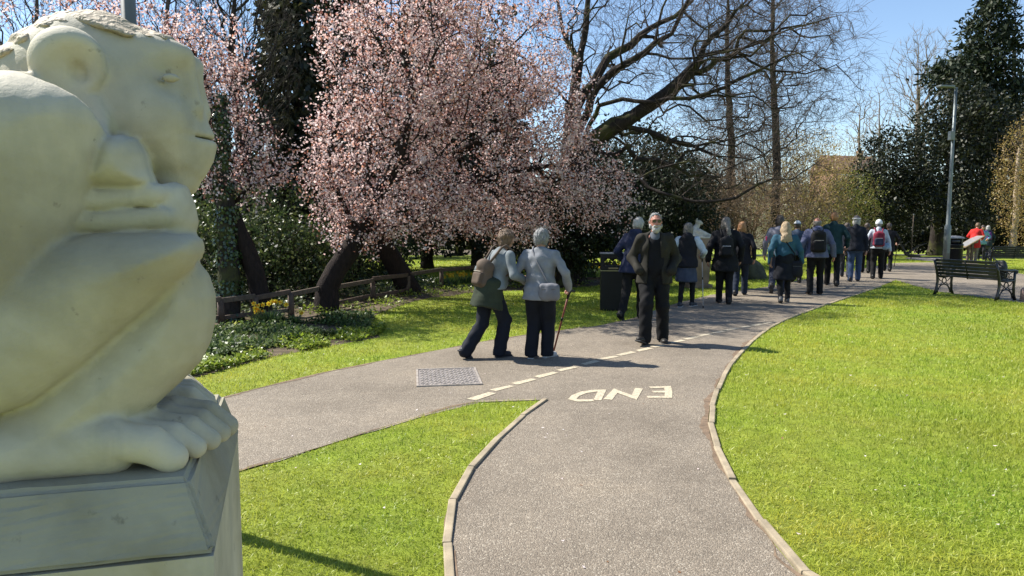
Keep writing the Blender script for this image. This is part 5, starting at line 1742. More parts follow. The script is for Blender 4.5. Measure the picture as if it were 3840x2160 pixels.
    if skirt:
        K = Field((-0.4, -0.4, skirt['z'] - 0.05), (0.4, 0.4, 1.15), hs)
        zt_, zb = skirt.get('top', 1.0), skirt['z']
        for i in range(8):
            u = i / 7
            zz = zt_ + (zb - zt_) * u
            K.ell((0, (ank[0][1] + ank[1][1]) * 0.25 * u, zz), ((0.165 + skirt.get('flare', 0.06) * u) * w, (0.13 + skirt.get('flare', 0.06) * 1.1 * u) * w, 0.11), 0.04)
        K.ripple(0.006, 34, 3)
        K.cut_above(lambda X, Y, Z: zb - Z + 0 * X)
        K.build('skirt', cloth(skirt['col'], 0.9, 'skirt_cloth'), root)
    # ---------- jacket, coat or cardigan
    hem = top['hem']
    lo = np.min(np.array(sh + el_ + wr), axis=0) - 0.12; hi = np.max(np.array(sh + el_ + wr), axis=0) + 0.12
    lo = np.minimum(lo, (-0.32 * w, -0.27, hem - 0.05)); hi = np.maximum(hi, (0.32 * w, 0.3, 1.60)); hi[2] = 1.62
    J = Field(lo, hi, hs)
    bulk = top.get('bulk', 1.0); bw = w * bulk
    J.ell((0, lean * 0.78, 1.27 - pose_drop), (0.182 * bw, 0.128 * bw, 0.215), 0.04)
    for i in range(2): J.cone(nb + np.array([0, -0.01, -0.045]), sh[i] + np.array([0.02 * (1 if i == 0 else -1), 0, -0.005]), 0.062, 0.064, 0.04)
    J.ell((0, lean * 0.45 + top.get('belly', 0.0), 1.06 - pose_drop), (0.172 * bw, 0.130 * bw, 0.19), 0.06)
    fl_ = top.get('flare', 0.02)
    if hem < 0.98:
        n_ = 6
        for i in range(n_):
            u = (i + 1) / n_
            zz = 1.0 + (hem - 0.03 - 1.0) * u
            J.ell((0, lean * 0.3 * (1 - u), zz), ((0.172 + fl_ * u) * bw, (0.135 + fl_ * 1.2 * u) * bw, 0.12), 0.05)
    slv = top.get('sleeve', (0.066, 0.056, 0.046))
    Js = None
    if top.get('sleeve_col'):
        Js = Field(lo, hi, hs)
    FS = Js or J
    for i in range(2):
        FS.cone(sh[i], el_[i], slv[0] * (0.5 + 0.5 * bulk), slv[1], 0.03)
        e_ = wr[i] + unit(wr[i] - el_[i]) * (0.02 if top.get('long', True) else -0.04)
        FS.cone(el_[i], e_, slv[1], slv[2], 0.02)
    J.cone(nb + np.array([0, -0.03, -0.055]), nb + np.array([0, -0.022, top.get('collar', 0.0)]), 0.088, 0.070, 0.03)
    if top.get('hood'):
        J.ell(nb + np.array([0, -0.085, -0.01]), (0.125, 0.07, 0.085), 0.03)
        J.ell(nb + np.array([0, -0.05, 0.04]), (0.105, 0.08, 0.06), 0.03)
    if top.get('open'):                    # jacket worn open over a jumper
        X0 = top['open']
        J.cut_above(lambda X, Y, Z: np.where((Y > lean * 0.6 + 0.035), (X0 + np.clip(1.32 - Z, 0, 1) * 0.06) - np.abs(X - 0.012), -1.0) + 0 * Z)
    J.ripple(top.get('fold', 0.006), top.get('fs', 38), len(label) + 3)
    J.cut_above(lambda X, Y, Z: np.where(np.abs(X) < 0.24 * bw, hem - Z, -1.0) + 0 * Y)
    J.build(top.get('name', 'jacket'), cloth(top['col'], top.get('rough', 0.85), 'jacket_cloth'), root)
    if Js:
        Js.ripple(0.006, 40, 7)
        Js.build('sleeves', cloth(top['sleeve_col'], 0.9, 'sleeve_cloth'), root)
    if top.get('inner'):
        I_ = Field((-0.25, -0.2, 0.82), (0.25, 0.28, 1.60), hs)
        I_.ell((0, lean * 0.8, 1.27 - pose_drop), (0.162 * w, 0.117 * w, 0.20), 0.05).ell((0, lean * 0.4 + 0.01, 1.04 - pose_drop), (0.155 * w, 0.128 * w, 0.20), 0.06)
        I_.cone(nb + np.array([0, -0.01, -0.05]), nb + np.array([0, -0.005, -0.005]), 0.080, 0.064, 0.03)
        I_.ripple(0.004, 40, 5)
        I_.cut_above(lambda X, Y, Z: np.where(Y > lean + 0.02, (0.34 * np.abs(X) * 0 + Z) - (1.385 + 1.35 * np.abs(X)), -1.0))
        I_.build('jumper', cloth(top['inner'], 0.95, 'jumper_wool'), root)
        c_ = Field((-0.16, -0.12, 1.28), (0.16, 0.25, 1.60), hs)
        c_.cone(nb + np.array([0, -0.01, -0.06]), nb + np.array([0, 0.0, -0.004]), 0.084, 0.064, 0.02)
        c_.ell((0, lean * 0.95, 1.37 - pose_drop), (0.10, 0.099, 0.10), 0.04)
        c_.build('shirt_collar', cloth((0.09, 0.10, 0.12), 0.8, 'shirt_cloth'), root)
    # ---------- shoes, each its own
    for i in range(2):
        f = feet[i]
        RR = rotz(f[4] if len(f) > 4 else 0) @ rotx(f[3])
        a = ank[i]
        S_ = Field(a - 0.26, a + 0.26, hs)
        pt_ = lambda x, y, z: a + RR @ np.array([x, y, z])
        S_.cone(pt_(0, -0.035, -0.045), pt_(0, 0.145, -0.055), 0.043, 0.037, 0.02).cone(pt_(0, -0.02, 0.0), pt_(0, 0.0, -0.04), 0.046, 0.05, 0.02).ell(pt_(0, 0.12, -0.052), (0.046, 0.065, 0.032), 0.02, rot=RR)
        S_.cut_above(lambda X, Y, Z: -0.079 - ((X - a[0]) * RR[0, 2] + (Y - a[1]) * RR[1, 2] + (Z - a[2]) * RR[2, 2]))
        sho = S_.build('shoe', cloth(shoe if not isinstance(shoe, list) else shoe[i], 0.5, 'shoe_leather'), root)
        so = Field(a - 0.27, a + 0.27, hs)
        so.box(pt_(0, 0.055, -0.078), (0.046, 0.138, 0.011), 0.008, rot=RR)
        so.build('sole', cloth(sole, 0.8, 'shoe_rubber'), sho)
    # ---------- hair
    hs = hb
    inv = HR.T
    def loc3(X, Y, Z):
        x, y, z = X - hc[0], Y - hc[1], Z - hc[2]
        return (inv[0, 0] * x + inv[0, 1] * y + inv[0, 2] * z, inv[1, 0] * x + inv[1, 1] * y + inv[1, 2] * z, inv[2, 0] * x + inv[2, 1] * y + inv[2, 2] * z)
    st = hair['style']
    Q3 = Field(hc - np.array([0.17, 0.2, 0.48]), hc + np.array([0.17, 0.2, 0.17]), min(hs, 0.013))
    th = hair.get('t', 0.014)
    Q3.ell(hp(0, -0.006, 0.008), (0.075 + th, 0.093 + th, 0.108 + th), 0.01, rot=HR)
    zf = 0.045
    if st in ('bob', 'long', 'tail'):
        Q3.ell(hp(0, -0.018, -0.06), (0.088 + th * 0.5, 0.088, 0.105), 0.03, rot=HR)
    if st == 'layered':
        Q3.ell(hp(0, -0.03, -0.055), (0.078, 0.070, 0.085), 0.03, rot=HR).ell(hp(0, -0.02, 0.03), (0.094, 0.105, 0.095), 0.02, rot=HR)
    if st == 'long':
        Q3.cone(hp(0.0, -0.05, -0.06), np.array([0.0, lean * 0.9 - 0.13, hc[2] - 0.27]), 0.095, 0.062, 0.05)
        Q3.cone(hp(0.055, -0.03, -0.1), np.array([0.075, lean * 0.9 - 0.125, hc[2] - 0.27]), 0.045, 0.042, 0.04)
        Q3.cone(hp(-0.055, -0.03, -0.1), np.array([-0.075, lean * 0.9 - 0.125, hc[2] - 0.27]), 0.045, 0.042, 0.04)
    if st == 'tail':
        Q3.cone(hp(0.02, -0.09, 0.0), np.array([0.05, lean - 0.16, hc[2] - 0.22]), 0.045, 0.040, 0.03).cone(np.array([0.05, lean - 0.16, hc[2] - 0.22]), np.array([0.075, lean - 0.15, hc[2] - 0.42]), 0.040, 0.015, 0.02)
    low = {'short': -0.075, 'layered': -0.16, 'bob': -0.17, 'long': -0.6, 'tail': -0.6, 'ring': -0.075, 'curly': -0.085}[st]
    def cutf(X, Y, Z):
        x, y, z = loc3(X, Y, Z)
        fr = np.where(z > (0.085 if hair.get('recede') else 0.055), -1.0, y - (0.030 if st in ('short', 'ring', 'curly') else 0.048) - np.maximum(z, 0) * 0.6)   # open at the face
        if hair.get('recede'): fr = y - 0.018 - np.maximum(z - 0.055, 0) * 0.75
        if st == 'ring': fr = np.maximum(fr, z - 0.035)
        return np.maximum(fr, low - z)
    Q3.cut_above(cutf)
    Q3.ripple(0.006 if st in ('curly', 'layered') else 0.004, 95, 4)
    ho = Q3.build('hair', hair['mat'], root)
    # loose strands that break the outline
    gh = np.random.default_rng(len(label) * 7 + 1)
    HV_ = np.empty(len(ho.data.vertices) * 3, np.float32); ho.data.vertices.foreach_get('co', HV_); HV_ = HV_.reshape(-1, 3)
    HN_ = np.empty(len(ho.data.vertices) * 3, np.float32); ho.data.vertices.foreach_get('normal', HN_); HN_ = HN_.reshape(-1, 3)
    if len(HV_) > 50:
        ns_ = 420 if hc_h < 0.0105 else 200
        ii = gh.integers(0, len(HV_), ns_)
        o3 = HN_[ii]; dn = np.array([0, -0.25, -1.0]) + gh.normal(size=(ns_, 3)) * (0.55 if st in ('curly', 'layered', 'short') else 0.22)
        dn = unit(dn - o3 * (dn * o3).sum(1)[:, None] + o3 * gh.uniform(0.05, 0.38, ns_)[:, None])
        Ls = gh.uniform(0.022, 0.05, ns_) * (0.7 if st in ('short', 'ring') else 1.1)
        V_, F3 = leaf_mesh(HV_[ii] - o3 * 0.003, dn, o3 + gh.normal(size=(ns_, 3)) * 0.3, Ls, gh.uniform(0.006, 0.012, ns_), -0.08)
        tag(mesh_obj('hair_strands', V_, F3, hair['mat'], ho), kind='stuff')
    if beard:
        Q4 = Field(hc - 0.18, hc + 0.16, min(hs, 0.008))
        Q4.ell(hp(0, 0.036, -0.075), (0.060, 0.066, 0.062), 0.02, rot=HR).ell(hp(0, 0.062, -0.108), (0.042, 0.040, 0.040), 0.03, rot=HR).cone(hp(-0.03, 0.098, -0.05), hp(0.03, 0.098, -0.05), 0.011, 0.011, 0.01)
        Q4.ell(hp(-0.072, 0.018, -0.045), (0.014, 0.035, 0.05), 0.02, rot=HR).ell(hp(0.072, 0.018, -0.045), (0.014, 0.035, 0.05), 0.02, rot=HR)
        Q4.ell(hp(0, 0.112, -0.068), (0.024, 0.026, 0.007), 0.004, 'sub', rot=HR)
        def bc(X, Y, Z):
            x, y, z = loc3(X, Y, Z)
            return np.maximum(z + 0.050 - np.abs(x) * 0.30, -y + 0.008)
        Q4.cut_above(bc)
        Q4.ripple(0.003, 120, 6)
        Q4.build('beard', beard, root)
    if glasses:
        b = MB()
        for sg in (-1, 1):
            c = hp(sg * 0.033, 0.098, 0.010)
            pp = [c + HR @ np.array([0.028 * math.cos(t), 0.0 - abs(math.cos(t)) * 0.004, 0.021 * math.sin(t)]) for t in np.linspace(0, 2 * math.pi, 15)[:-1]]
            k = len(b.v); b.v += [tuple(p) for p in pp] + [tuple(p - HR @ np.array([0, 0.006, 0])) for p in pp]
            b.f += [tuple(range(k, k + 14)), tuple(range(k + 27, k + 13, -1))] + [(k + j, k + 14 + j, k + 14 + (j + 1) % 14, k + (j + 1) % 14) for j in range(14)]
            b.tube([tuple(hp(sg * 0.06, 0.094, 0.018)), tuple(hp(sg * 0.079, 0.04, 0.018)), tuple(hp(sg * 0.081, -0.01, 0.012))], 0.003, 6)
        b.tube([tuple(hp(-0.008, 0.101, 0.016)), tuple(hp(0.008, 0.101, 0.016))], 0.003, 6)
        b.build('sunglasses', mat('sunglass_lens', (0.012, 0.009, 0.009), 0.15, 0.1, 5, bstr=0, spec=0.6), root)
    return dict(root=root, s=s, rz=rz, loc=g0, hc=hc, hp=hp, wr=wr, el=el_, sh=sh, nb=nb, lean=lean, hs=hs, HR=HR, hips=hips)


def W(pr, p):
    """from a person's own frame to the park"""
    return Vector(pr['loc']) + Matrix.Rotation(pr['rz'], 3, 'Z') @ (Vector(p) * pr['s'])


def worn(pr, name, label, cat, group=None):
    o = empty(name, tuple(pr['loc']), pr['rz'], label, cat, group)
    o.scale = (pr['s'],) * 3
    return o


def backpack(pr, label, col, size=(0.145, 0.085, 0.21), z=1.17, pocket=None, accent=None, off=0.0):
    o = worn(pr, 'backpack', label, 'backpack', 'bags worn by the walkers')
    L = pr['lean']; yb = L * 0.65 - 0.165 - size[1] * 0.7 + off
    RR = rotx(-L * 1.6)
    c = np.array([0, yb, z])
    f = Field(c - np.array([0.25, 0.25, 0.38]), c + np.array([0.25, 0.25, 0.38]), pr['hs'])
    f.box(c, size, min(size) * 0.75, rot=RR).ell(c + np.array([0, 0, size[2] * 0.75]), (size[0] * 0.8, size[1] * 0.9, 0.09), 0.03, rot=RR).ripple(0.006, 36, 9)
    m = cloth(col, 0.8, 'backpack_cloth')
    f.build('body', m, o)
    f = Field(c - np.array([0.25, 0.3, 0.38]), c + np.array([0.25, 0.25, 0.38]), pr['hs'])
    f.box(c + RR @ np.array([0, -size[1] * 0.85, -size[2] * 0.38]), (size[0] * 0.78, 0.05, size[2] * 0.48), 0.035, rot=RR).ripple(0.004, 50, 4)
    f.build('pocket', cloth(pocket or col, 0.8, 'backpack_cloth'), o)
    MB().tube([tuple(c + RR @ np.array([x, -size[1] * 0.99 - 0.03, size[2] * 0.12])) for x in (-size[0] * 0.6, 0, size[0] * 0.6)], 0.006, 6).build('zip', cloth(accent or (0.25, 0.24, 0.22), 0.5, 'zip'), o)
    for sg in (-1, 1):
        s0 = pr['sh'][0 if sg < 0 else 1]
        MB().tube([tuple(c + np.array([sg * size[0] * 0.55, size[1] * 0.6, size[2] * 0.9])), (sg * 0.105, L - 0.075, 1.475), (sg * 0.11, L - 0.005, 1.508), (sg * 0.115, L + 0.09, 1.44), (sg * 0.13, L * 0.9 + 0.14, 1.30), (sg * 0.17, L * 0.6 + 0.06, 1.12), tuple(c + np.array([sg * size[0] * 0.8, size[1] * 0.7, -size[2] * 0.6]))],
                  0.017, 6).build('strap', m, o, True)
    MB().tube([tuple(c + np.array([-0.03, 0.02, size[2] + 0.05])), tuple(c + np.array([0, 0.01, size[2] + 0.085])), tuple(c + np.array([0.03, 0.02, size[2] + 0.05]))], 0.007, 6).build('handle', m, o, True)
    return o


def stick(pr, i, tip_px, label, col=(0.10, 0.03, 0.025), r=0.009, name='walking_stick', crook=True, ground=None):
    wv = W(pr, pr['wr'][i]); el3 = W(pr, pr['el'][i])
    hv = wv + (wv - el3).normalized() * 0.085 * pr['s']
    tp = Vector(G(*tip_px))
    o = empty(name, tuple(tp), 0, label, 'walking stick', 'sticks and poles')
    t = hv - tp
    MB().tube([(0, 0, 0.0), tuple(t * 0.05)], r * 1.5, 8).build('ferrule', M_BLACKP, o, True)
    MB().tube([tuple(t * 0.04), tuple(t * 0.55), tuple(t * 0.93)], [r, r, r * 1.1], 8).build('shaft', cloth(col, 0.45, 'stick_finish'), o, True)
    MB().tube([tuple(t * 0.55), tuple(t * 0.60)], r * 1.25, 8).build('joint', M_BLACKP, o, True)
    if crook: MB().tube([tuple(t * 0.90), tuple(t * 0.99), tuple(t + Vector((0.03, 0.03, 0.02))), tuple(t + Vector((0.07, 0.06, 0.005)))], [r * 1.5, r * 1.6, r * 1.7, r * 1.4], 8).build('handle', M_BLACKP, o, True)
    else: MB().tube([tuple(t * 0.90), tuple(t * 1.06)], [r * 1.6, r * 1.9], 8).build('handle', M_BLACKP, o, True)
    return o


def shoulder_bag(pr, label, col, c, size, strap_from=(-0.12, 1.47), h=None):
    o = worn(pr, 'shoulder_bag', label, 'bag', 'bags worn by the walkers')
    c = np.array(c, float)
    f = Field(c - 0.32, c + 0.32, pr['hs'])
    f.box(c, size, min(size) * 0.85).ell(c - np.array([0, 0, size[2] * 0.35]), (size[0] * 1.02, size[1] * 1.25, size[2] * 0.7), 0.05).ripple(0.006, 40, 2)
    m = cloth(col, 0.8, 'bag_cloth')
    f.build('body', m, o)
    L = pr['lean']
    x0, z0 = strap_from
    yb = L * 0.8 - 0.150
    MB().tube([(x0, L + 0.06, z0 + 0.01), (x0, L - 0.02, z0 + 0.045), (x0 * 0.95, L - 0.085, z0 - 0.005), (x0 * 0.4 + c[0] * 0.2, yb, 1.30), (c[0] * 0.7, L * 0.5 - 0.152, 1.08), tuple(c + np.array([-0.02 * np.sign(c[0]), 0.02, size[2] * 0.9]))], 0.013, 6).build('strap', m, o, True)
    MB().tube([tuple(c + np.array([x, -size[1] * 1.05, size[2] * 0.35])) for x in (-size[0] * 0.7, 0, size[0] * 0.7)], 0.006, 6).build('zip', cloth((0.08, 0.08, 0.08), 0.5, 'zip'), o)
    return o


def hat(pr, col, name='cap', brim=0.0, t=0.022, low=0.035, col2=None):
    hc, HR, hp = pr['hc'], pr['HR'], pr['hp']
    f = Field(hc - 0.22, hc + 0.22, min(pr['hs'], 0.012))
    f.ell(hp(0, -0.004, 0.012), (0.078 + t, 0.097 + t, 0.112 + t), 0.01, rot=HR)
    inv = HR.T
    f.cut_above(lambda X, Y, Z: low - (inv[2, 0] * (X - hc[0]) + inv[2, 1] * (Y - hc[1]) + inv[2, 2] * (Z - hc[2])))
    if brim: f.ell(hp(0, 0.10, low + 0.012), (0.075, brim, 0.010), 0.012, rot=HR)
    o = f.build(name, cloth(col, 0.9, 'hat_cloth'), pr['root'])
    if col2:
        b = MB()
        b.tube([tuple(hp((0.079 + t) * math.cos(a), (0.098 + t) * math.sin(a) - 0.004, low + 0.014)) for a in np.linspace(0, 2 * math.pi, 17)], 0.012, 6, False)
        b.build('band', cloth(col2, 0.9, 'hat_band'), o, True)


SWING = dict(l=(-0.26, 0.06, 0.86, 'relaxed'), r=(0.26, 0.0, 0.86, 'relaxed'))
BLK = (0.005, 0.005, 0.006); NAVY = (0.007, 0.009, 0.016); DENIM = (0.012, 0.019, 0.036)

# 1 woman with the brown backpack
p = person('stooping woman in pale blue-grey top and navy trousers, wearing a brown backpack', 1838, 1340, 1.56, (0.80, 0.60), ((-0.07, -0.34, 0.055, -0.75), (0.08, 0.10, 0.0, 0.05)),
           ((-0.27, 0.26, 1.02, 'relaxed'), (0.22, 0.40, 1.055, 'grip')), dict(hem=0.93, col=(0.165, 0.185, 0.195), bulk=1.04, name='cardigan', fold=0.006, sleeve=(0.070, 0.058, 0.048), belly=0.02), dict(col=NAVY, r=(0.108, 0.086, 0.088)),
           dict(style='layered', mat=H_BROWN, t=0.018), h=0.009, w=1.05, lean=0.19, yaw=-0.25, nod=0.15 - 0.35, group='walkers on the path', pose_drop=0.03, shoe=(0.02, 0.022, 0.028), sole=(0.03, 0.03, 0.035))
# her long olive waistcoat tails
K = Field((-0.36, -0.42, 0.50), (0.36, 0.34, 1.16), 0.012)
for i in range(9):
    u = i / 8
    K.ell((0, -0.01 - 0.07 * u, 1.02 - 0.46 * u), ((0.190 + 0.05 * u) * 1.05, (0.165 + 0.06 * u) * 1.05, 0.09), 0.04)
K.cut_above(lambda X, Y, Z: np.maximum(0.66 + 0.5 * np.clip(Y, -0.2, 0.1) * -1 * 0.6 - Z, np.where((np.abs(X) < 0.03 + (1.0 - Z) * 0.22) & (Y > 0.02), 0.02, -1.0)) + 0 * X)
K.ripple(0.005, 30, 2)
K.build('waistcoat_tails', cloth((0.030, 0.038, 0.024), 0.9, 'olive_cloth'), p['root'])
backpack(p, 'small brown backpack on the stooping woman', (0.105, 0.075, 0.055), (0.125, 0.085, 0.18), 1.12, (0.09, 0.063, 0.045), (0.30, 0.26, 0.20))
# 2 white-haired woman with the stick
p = person('white-haired woman in pale cardigan and navy trousers leaning on a stick', 2024, 1342, 1.545, (0.28, 0.96), ((-0.10, -0.06, 0.0, 0.0), (0.09, 0.05, 0.0, 0.0, -0.5)),
           ((-0.24, 0.16, 1.02, 'relaxed'), (0.36, 0.12, 0.955, 'grip')), dict(hem=0.80, col=(0.20, 0.207, 0.225), bulk=1.06, name='cardigan', fold=0.008, flare=0.03, fs=34, sleeve=(0.072, 0.060, 0.05)), dict(col=(0.007, 0.008, 0.013), r=(0.118, 0.095, 0.085)),
           dict(style='curly', mat=H_GREY, t=0.026), h=0.009, w=1.12, lean=0.045, yaw=-0.35, nod=-0.12, shoe=[(0.05, 0.05, 0.055), (0.40, 0.40, 0.40)], sole=(0.35, 0.35, 0.35))
stick(p, 1, (2073, 1330), 'reddish walking stick held by the white-haired woman', (0.16, 0.045, 0.03), 0.011)
shoulder_bag(p, 'grey crossbody bag on the hip of the white-haired woman', (0.15, 0.15, 0.165), (0.17, -0.17, 0.92), (0.13, 0.05, 0.11), (-0.10, 1.455))
# 3 bearded man facing the camera
p = person('white-bearded man in sunglasses and open dark jacket walking towards the camera', 2448, 1284, 1.76, (-0.10, -1.0), ((-0.13, -0.02, 0.0, 0.0, 0.1), (0.13, 0.22, 0.02, 0.30, -0.55)),
           ((-0.215, 0.135, 0.985, 'pocket'), (0.215, 0.135, 0.985, 'pocket')), dict(hem=0.80, col=(0.020, 0.018, 0.013), bulk=1.04, open=0.072, inner=(0.007, 0.007, 0.009), fold=0.007, flare=0.03, sleeve=(0.070, 0.062, 0.055), collar=0.0),
           dict(col=BLK, r=(0.108, 0.088, 0.078)), dict(style='short', mat=H_GREY, t=0.006, recede=True), h=0.009, w=1.06, lean=0.02, yaw=0.08, nod=-0.03, skin=M_SKIN_R, beard=H_WHITE, glasses=True, shoe=(0.02, 0.018, 0.016), group='walkers on the path')
# 4 man in navy by the bin
p = person('grey-haired man in navy jacket walking past the square bin', 2372, 1196, 1.72, (0.55, 0.84), ((-0.08, -0.30, 0.05, -0.8), (0.10, 0.12, 0.0, 0.05)),
           ((-0.27, 0.20, 0.98, 'relaxed'), (0.25, 0.22, 1.0, 'relaxed')), dict(hem=0.80, col=(0.013, 0.018, 0.045), bulk=1.12, fold=0.009, flare=0.05, hood=True, sleeve=(0.078, 0.066, 0.056)), dict(col=BLK, r=(0.10, 0.078, 0.068)),
           dict(style='short', mat=H_WHITE, t=0.018), h=0.010, w=1.05, lean=0.13, yaw=-0.1, nod=-0.2)
# 5 woman with pole and white sleeves
p = person('woman in black gilet with white sleeves and blue-grey skirt holding a pole', 2572, 1150, 1.63, (0.42, 0.9), ((-0.10, -0.12, 0.0, 0.0), (0.10, 0.14, 0.0, 0.0, -0.3)),
           ((-0.26, 0.12, 0.98, 'relaxed'), (0.27, 0.27, 1.06, 'grip')), dict(hem=0.82, col=(0.010, 0.010, 0.014), bulk=1.10, name='gilet', sleeve_col=(0.42, 0.46, 0.50), sleeve=(0.075, 0.068, 0.055), hood=True), dict(col=(0.008, 0.008, 0.010), r=(0.085, 0.062, 0.048)),
           dict(style='bob', mat=H_ASH, t=0.020), h=0.011, w=1.04, lean=0.05, skirt=dict(z=0.52, top=0.95, col=(0.045, 0.055, 0.085), flare=0.055), shoe=(0.03, 0.035, 0.045), sole=(0.5, 0.5, 0.5))
stick(p, 1, (2637, 1157), 'thin walking pole held by the woman with white sleeves', (0.34, 0.33, 0.33), 0.009, 'walking_pole', False)
# 6 woman in black with long pale hair
p = person('tall woman all in black with long ash-blonde hair and a black backpack', 2715, 1140, 1.75, (0.22, 0.97), ((-0.09, 0.16, 0.0, 0.0), (0.08, -0.12, 0.03, -0.5)),
           ((-0.33, 0.0, 0.90, 'relaxed'), (0.30, 0.05, 0.92, 'relaxed')), dict(hem=0.66, col=(0.007, 0.007, 0.009), bulk=1.16, name='coat', flare=0.05, sleeve=(0.078, 0.066, 0.058)), dict(col=(0.007, 0.007, 0.009), r=(0.102, 0.08, 0.062)),
           dict(style='tail', mat=H_ASH, t=0.016), h=0.011, w=1.08, lean=0.05)
backpack(p, 'black backpack with small silver zips on the tall woman in black', (0.009, 0.009, 0.011), (0.13, 0.075, 0.19), 1.14, None, (0.4, 0.4, 0.42))
# 7 ginger-haired walker
p = person('ginger-haired walker in black coat and dark jeans behind the woman in black', 2774, 1108, 1.66, (0.40, 0.92), ((-0.09, -0.22, 0.03, -0.5), (0.09, 0.14, 0.0, 0.0)),
           ((-0.28, 0.04, 0.90, 'relaxed'), (0.30, 0.02, 0.90, 'relaxed')), dict(hem=0.74, col=(0.010, 0.010, 0.014), bulk=1.12, name='coat', flare=0.04, collar=0.02), dict(col=DENIM, r=(0.10, 0.08, 0.072)),
           dict(style='bob', mat=H_GINGER, t=0.020), h=0.012, w=1.06, lean=0.05)
# 8 tall dark-haired walker
p = person('tall dark-haired walker in grey jacket with a pink patch, half hidden by the blonde woman', 2915, 1098, 1.82, (0.35, 0.94), ((-0.13, -0.34, 0.12, -1.0), (0.10, 0.10, 0.0, 0.0)),
           ((-0.30, 0.02, 0.88, 'relaxed'), (0.28, 0.06, 0.90, 'relaxed')), dict(hem=0.86, col=(0.16, 0.16, 0.20), bulk=1.06, sleeve=(0.07, 0.06, 0.05)), dict(col=(0.03, 0.035, 0.055), r=(0.10, 0.078, 0.068)),
           dict(style='bob', mat=H_DARK, t=0.014), h=0.013, w=1.04, lean=0.05)
mb = MB().box((-0.27, -0.03, 1.20), (0.03, 0.10, 0.14), None, 0.012); mb.build('pink_patch', cloth((0.62, 0.06, 0.16), 0.8, 'pink_cloth'), p['root'])
# 9 blonde in blue
p = person('blonde woman in teal-blue jacket with black skirt, walking in the middle of the group', 2938, 1136, 1.66, (0.20, 0.98), ((-0.08, -0.10, 0.02, -0.45), (0.09, 0.10, 0.0, 0.0)),
           ((-0.29, 0.02, 0.90, 'relaxed'), (0.34, 0.06, 0.88, 'relaxed')), dict(hem=0.98, col=(0.024, 0.075, 0.115), bulk=1.10, sleeve=(0.074, 0.064, 0.056)), dict(col=(0.008, 0.008, 0.010), r=(0.09, 0.068, 0.054)),
           dict(style='long', mat=H_BLOND, t=0.016), h=0.011, w=1.10, lean=0.04, skirt=dict(z=0.50, top=1.02, col=(0.009, 0.010, 0.015), flare=0.045), shoe=(0.10, 0.10, 0.10))
shoulder_bag(p, 'big black shoulder bag at the right hip of the blonde woman', (0.010, 0.010, 0.014), (0.22, -0.08, 0.74), (0.12, 0.07, 0.17), (-0.11, 1.46))
# 10 white cap
p = person('walker in blue checked jacket and white cap behind the blonde woman', 2983, 1060, 1.70, (0.35, 0.94), ((-0.09, 0.12, 0.0, 0.0), (0.09, -0.15, 0.02, -0.4)), (SWING['l'], SWING['r']),
           dict(hem=0.78, col=(0.035, 0.055, 0.095), bulk=1.08), dict(col=BLK), dict(style='short', mat=H_DARK), h=0.015, lean=0.05)
hat(p, (0.60, 0.62, 0.64), 'cap', 0.07, 0.02, 0.03, (0.04, 0.05, 0.08))
# 11 lavender jacket
p = person('balding man in lavender-grey jacket with a large black backpack', 3056, 1106, 1.77, (0.28, 0.96), ((-0.12, -0.05, 0.0, 0.0, 0.2), (0.11, 0.10, 0.0, 0.0)),
           ((-0.32, 0.02, 0.90, 'relaxed'), (0.36, 0.05, 0.90, 'relaxed')), dict(hem=0.84, col=(0.09, 0.10, 0.17), bulk=1.14, flare=0.03, hood=True, sleeve=(0.078, 0.066, 0.056)), dict(col=BLK, r=(0.098, 0.076, 0.068)),
           dict(style='ring', mat=H_ASH, t=0.012), h=0.012, w=1.08, lean=0.05, skin=M_SKIN_R, shoe=(0.075, 0.05, 0.035))
backpack(p, 'large black backpack on the man in lavender-grey jacket', (0.008, 0.008, 0.010), (0.155, 0.09, 0.23), 1.19)
# 12 dark green
p = person('tall brown-haired man in dark green coat at the right of the group', 3118, 1072, 1.92, (0.40, 0.92), ((-0.10, 0.14, 0.0, 0.0), (0.10, -0.16, 0.02, -0.4)), (SWING['l'], (0.30, 0.12, 0.95, 'grip')),
           dict(hem=0.76, col=(0.012, 0.036, 0.042), bulk=1.12, name='coat', collar=0.03), dict(col=BLK), dict(style='short', mat=H_GINGER, t=0.014), h=0.014, lean=0.04)
stick(p, 1, (3133, 1064), 'dark walking pole of the tall man in green', (0.05, 0.05, 0.05), 0.008, 'walking_pole', False)
# 13 navy with headband
p = person('walker in black jacket and blue jeans with a pale headband', 3202, 1056, 1.84, (0.45, 0.9), ((-0.09, -0.16, 0.02, -0.5), (0.09, 0.14, 0.0, 0.0)), (SWING['l'], SWING['r']),
           dict(hem=0.82, col=(0.010, 0.012, 0.020), bulk=1.12, collar=0.03), dict(col=(0.035, 0.06, 0.12), r=(0.10, 0.078, 0.068)), dict(style='bob', mat=H_WHITE, t=0.012), h=0.014, lean=0.05)
hat(p, (0.05, 0.05, 0.06), 'headband', 0, 0.016, 0.045, (0.55, 0.56, 0.58))
# 14 hidden dark walkers
p = person('dark-clad walker between the man in green and the one with the headband', 3168, 1040, 1.66, (0.45, 0.9), ((-0.09, 0.14, 0.0, 0.0), (0.09, -0.16, 0.02, -0.4)), (SWING['l'], SWING['r']), dict(hem=0.78, col=(0.02, 0.028, 0.05), bulk=1.08), dict(col=(0.03, 0.035, 0.05)),
           dict(style='short', mat=H_DARK), h=0.016, lean=0.05)
p = person('dark-haired walker in black left of the red backpack', 3244, 1024, 1.66, (0.45, 0.9), ((-0.09, 0.14, 0.0, 0.0), (0.09, -0.16, 0.02, -0.4)), (SWING['l'], SWING['r']), dict(hem=0.70, col=(0.010, 0.010, 0.013), bulk=1.08), dict(col=BLK),
           dict(style='short', mat=H_DARK), h=0.016, lean=0.05)
